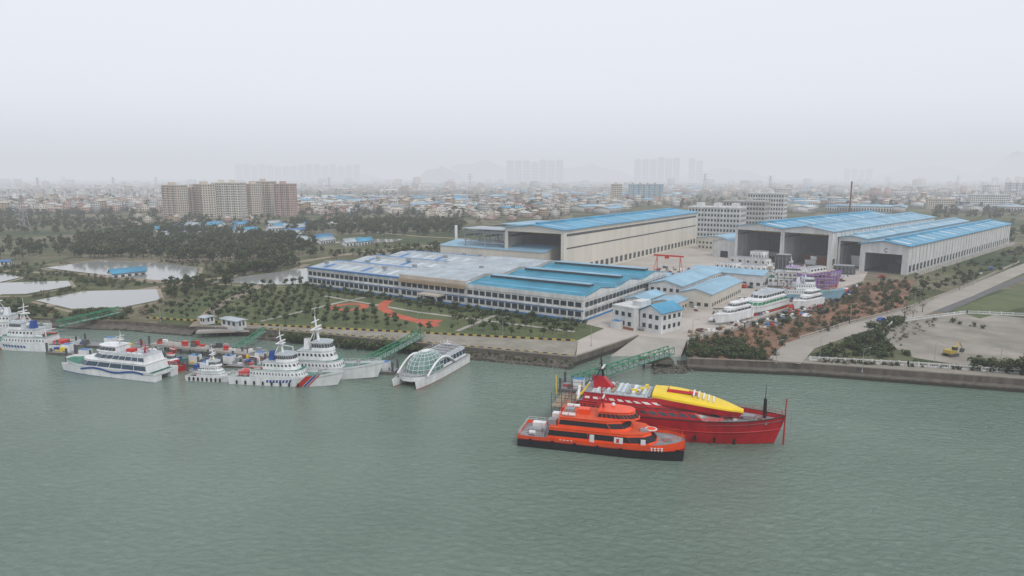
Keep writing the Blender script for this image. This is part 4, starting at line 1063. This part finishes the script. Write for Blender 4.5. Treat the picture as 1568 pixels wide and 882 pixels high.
for m in (rust,greys,redp,blue,whiteship,whiteship,brown,steel,rust,greys,steel,brown):
    mb=MB();mb.box(-1.2,1.2,-.8,.8,0,.3,m);mb.box(-1,.2,-.7,.5,.3,1.2,m);mb.cyl((.3,-.4,.5),(1.6,-.4,.5),.25,.25,m,6);cl.append(Tm(mb))
    mb=MB();mb.box(-3,3,-1.2,1.2,.15,2.6,m)
    for k in range(12): mb.box(-2.9+k*.5,-2.75+k*.5,-1.26,-1.2,.3,2.5,m)
    mb.box(-2.9,-2.7,-1.1,1.1,0,.15,steel);mb.box(2.7,2.9,-1.1,1.1,0,.15,steel)
    if m in(blue,redp,whiteship): cont.append(Tm(mb))
    mb=MB()
    for k in range(5): mb.cyl((-2.5,-.8+k*.4,.2),(2.5,-.8+k*.4,.2+.02*k),.16,.16,m,5)
    cl.append(Tm(mb))
it=fill(cl,[(1100,420),(1170,404),(1300,412),(1290,440),(1240,455),(1130,500),(1110,480),(1160,450)],190,1.0)
it+=fill(cl,[(1075,440),(1100,405),(1120,408),(1110,440),(1085,470),(1060,478)],80,.9)
it+=fill(cl,[(1155,500),(1240,462),(1300,442),(1300,452),(1180,503)],150,.9)
it+=fill(cl,[(1060,518),(1140,498),(1180,485),(1120,495),(1056,510)],26,.8)
it+=fill(cl,[(960,420),(1040,405),(1060,412),(1040,425)],30,.9)
it+=fill(cl,[(1070,485),(1100,470),(1130,450),(1150,460),(1100,490)],16,.8)
it+=fill(cont,[(1200,478),(1290,440),(1310,436),(1300,448),(1210,485)],7,.8)+fill(cont,[(1100,430),(1150,410),(1290,412),(1270,425)],6,.8)
scatter('yard_materials',it)
def car(p,rz,m,van=False):
    e=E('parked_van' if van else 'parked_car',p,rz);A=MB()
    pr=[(-2.2,.35),(-2.25,.85),(-1.7,1.0),(-1.2,1.45),(.5,1.5),(1.2,1.0),(2.1,.85),(2.25,.4)] if not van else [(-2.5,.35),(-2.5,1.2),(-2.45,2.1),(-1.5,2.2),(1.3,2.15),(1.9,1.3),(2.5,1.1),(2.55,.4)]
    A.loft([[(x,-.85,z) for x,z in pr],[(x,.85,z) for x,z in pr]],m);A.face([(x,-.85,z) for x,z in pr],m);A.face([(x,.85,z) for x,z in pr],m)
    for s in(-.87,.87):
        w=[(-1.5,1.02),(-1.15,1.38),(.45,1.42),(1.0,1.02)] if not van else [(.2,1.35),(.2,1.95),(1.3,1.95),(1.75,1.35)]
        A.face([(x,s,z) for x,z in w],glass)
    a,b=((.56,1.5),(1.22,1.02)) if not van else ((1.36,2.12),(1.93,1.34))
    A.face([(a[0]+.04,-.7,a[1]),(b[0]+.04,-.75,b[1]),(b[0]+.04,.75,b[1]),(a[0]+.04,.7,a[1])],glass)
    for x in(-1.4,1.4):
        for y in(-.9,.7): A.cyl((x,y,.35),(x,y+.2,.35),.35,.35,black,10)
    A.build('body',e)
for i,(a,v) in enumerate(((1092,492),(1040,485),(1062,470),(1075,462),(1310,440),(1500,420),(1517,414),(1125,470),(1138,462),(985,505),(1350,425),(1260,480),(1235,486),(1085,455),(1350,492))):
    car(G(a,v)+Vector((0,0,.07)),FA+math.pi/2+U(-.4,.4),random.choice([whiteship,whiteship,greys,black,redp,shipbl]),van=i in(5,6,2))
# ---------------------------------------------------------------- haze (absorbing, glowing air): overall layer plus a thicker bank over the far city
def haze(name,beta,x0,x1,y0,y1,z1):
    hz=bpy.data.materials.new(name);hz.use_nodes=True;nt=hz.node_tree;nt.nodes.clear()
    out=nt.nodes.new('ShaderNodeOutputMaterial');ab=nt.nodes.new('ShaderNodeVolumeAbsorption');em=nt.nodes.new('ShaderNodeEmission');ad=nt.nodes.new('ShaderNodeAddShader')
    ab.inputs['Color'].default_value=(0,0,0,1);ab.inputs['Density'].default_value=beta
    em.inputs['Color'].default_value=(.655,.68,.73,1);em.inputs['Strength'].default_value=beta
    nt.links.new(ab.outputs[0],ad.inputs[0]);nt.links.new(em.outputs[0],ad.inputs[1]);nt.links.new(ad.outputs[0],out.inputs['Volume'])
    mb=MB();mb.box(x0,x1,y0,y1,-6,z1,hz);mb.build(name)
haze('haze_atmosphere',.00023,-24000,24000,-4000,26000,240)
haze('haze_bank',.00024,-23000,23000,1500,25000,235)
# ---------------------------------------------------------------- world, sun, camera
sc=bpy.context.scene
w=bpy.data.worlds.new('World');sc.world=w;w.use_nodes=True;nt=w.node_tree
bg=nt.nodes['Background'];bg.inputs['Strength'].default_value=.1
sky=nt.nodes.new('ShaderNodeTexSky');sky.sky_type='NISHITA';sky.sun_disc=False;sky.sun_elevation=math.radians(48);sky.sun_rotation=math.radians(150);sky.dust_density=5;sky.air_density=1
hs=nt.nodes.new('ShaderNodeHueSaturation');hs.inputs['Saturation'].default_value=.35
mx=nt.nodes.new('ShaderNodeMix');mx.data_type='RGBA';mx.inputs['Factor'].default_value=.85;mx.inputs['B'].default_value=(9.4,9.75,10.7,1)
nt.links.new(sky.outputs[0],hs.inputs['Color']);nt.links.new(hs.outputs[0],mx.inputs['A']);nt.links.new(mx.outputs['Result'],bg.inputs['Color'])
sl=bpy.data.lights.new('sun','SUN');sl.energy=1.3;sl.angle=math.radians(12);sl.color=(1,.96,.9)
so=bpy.data.objects.new('sun',sl);sc.collection.objects.link(so)
az=math.radians(150);el=math.radians(48)
dv=Vector((math.sin(az)*math.cos(el),math.cos(az)*math.cos(el),math.sin(el)))
so.rotation_euler=dv.to_track_quat('Z','Y').to_euler();so.location=(0,0,200)
cd=bpy.data.cameras.new('camera');cd.lens=24.0;cd.sensor_width=36;cd.clip_start=1;cd.clip_end=60000
co=bpy.data.objects.new('camera',cd);sc.collection.objects.link(co);co.location=(0,0,H);co.rotation_euler=(math.radians(90)-PT,0,0)
sc.camera=co
sc.view_settings.view_transform='Standard';sc.view_settings.look='None';sc.view_settings.exposure=0
print('objects',len(bpy.data.objects))
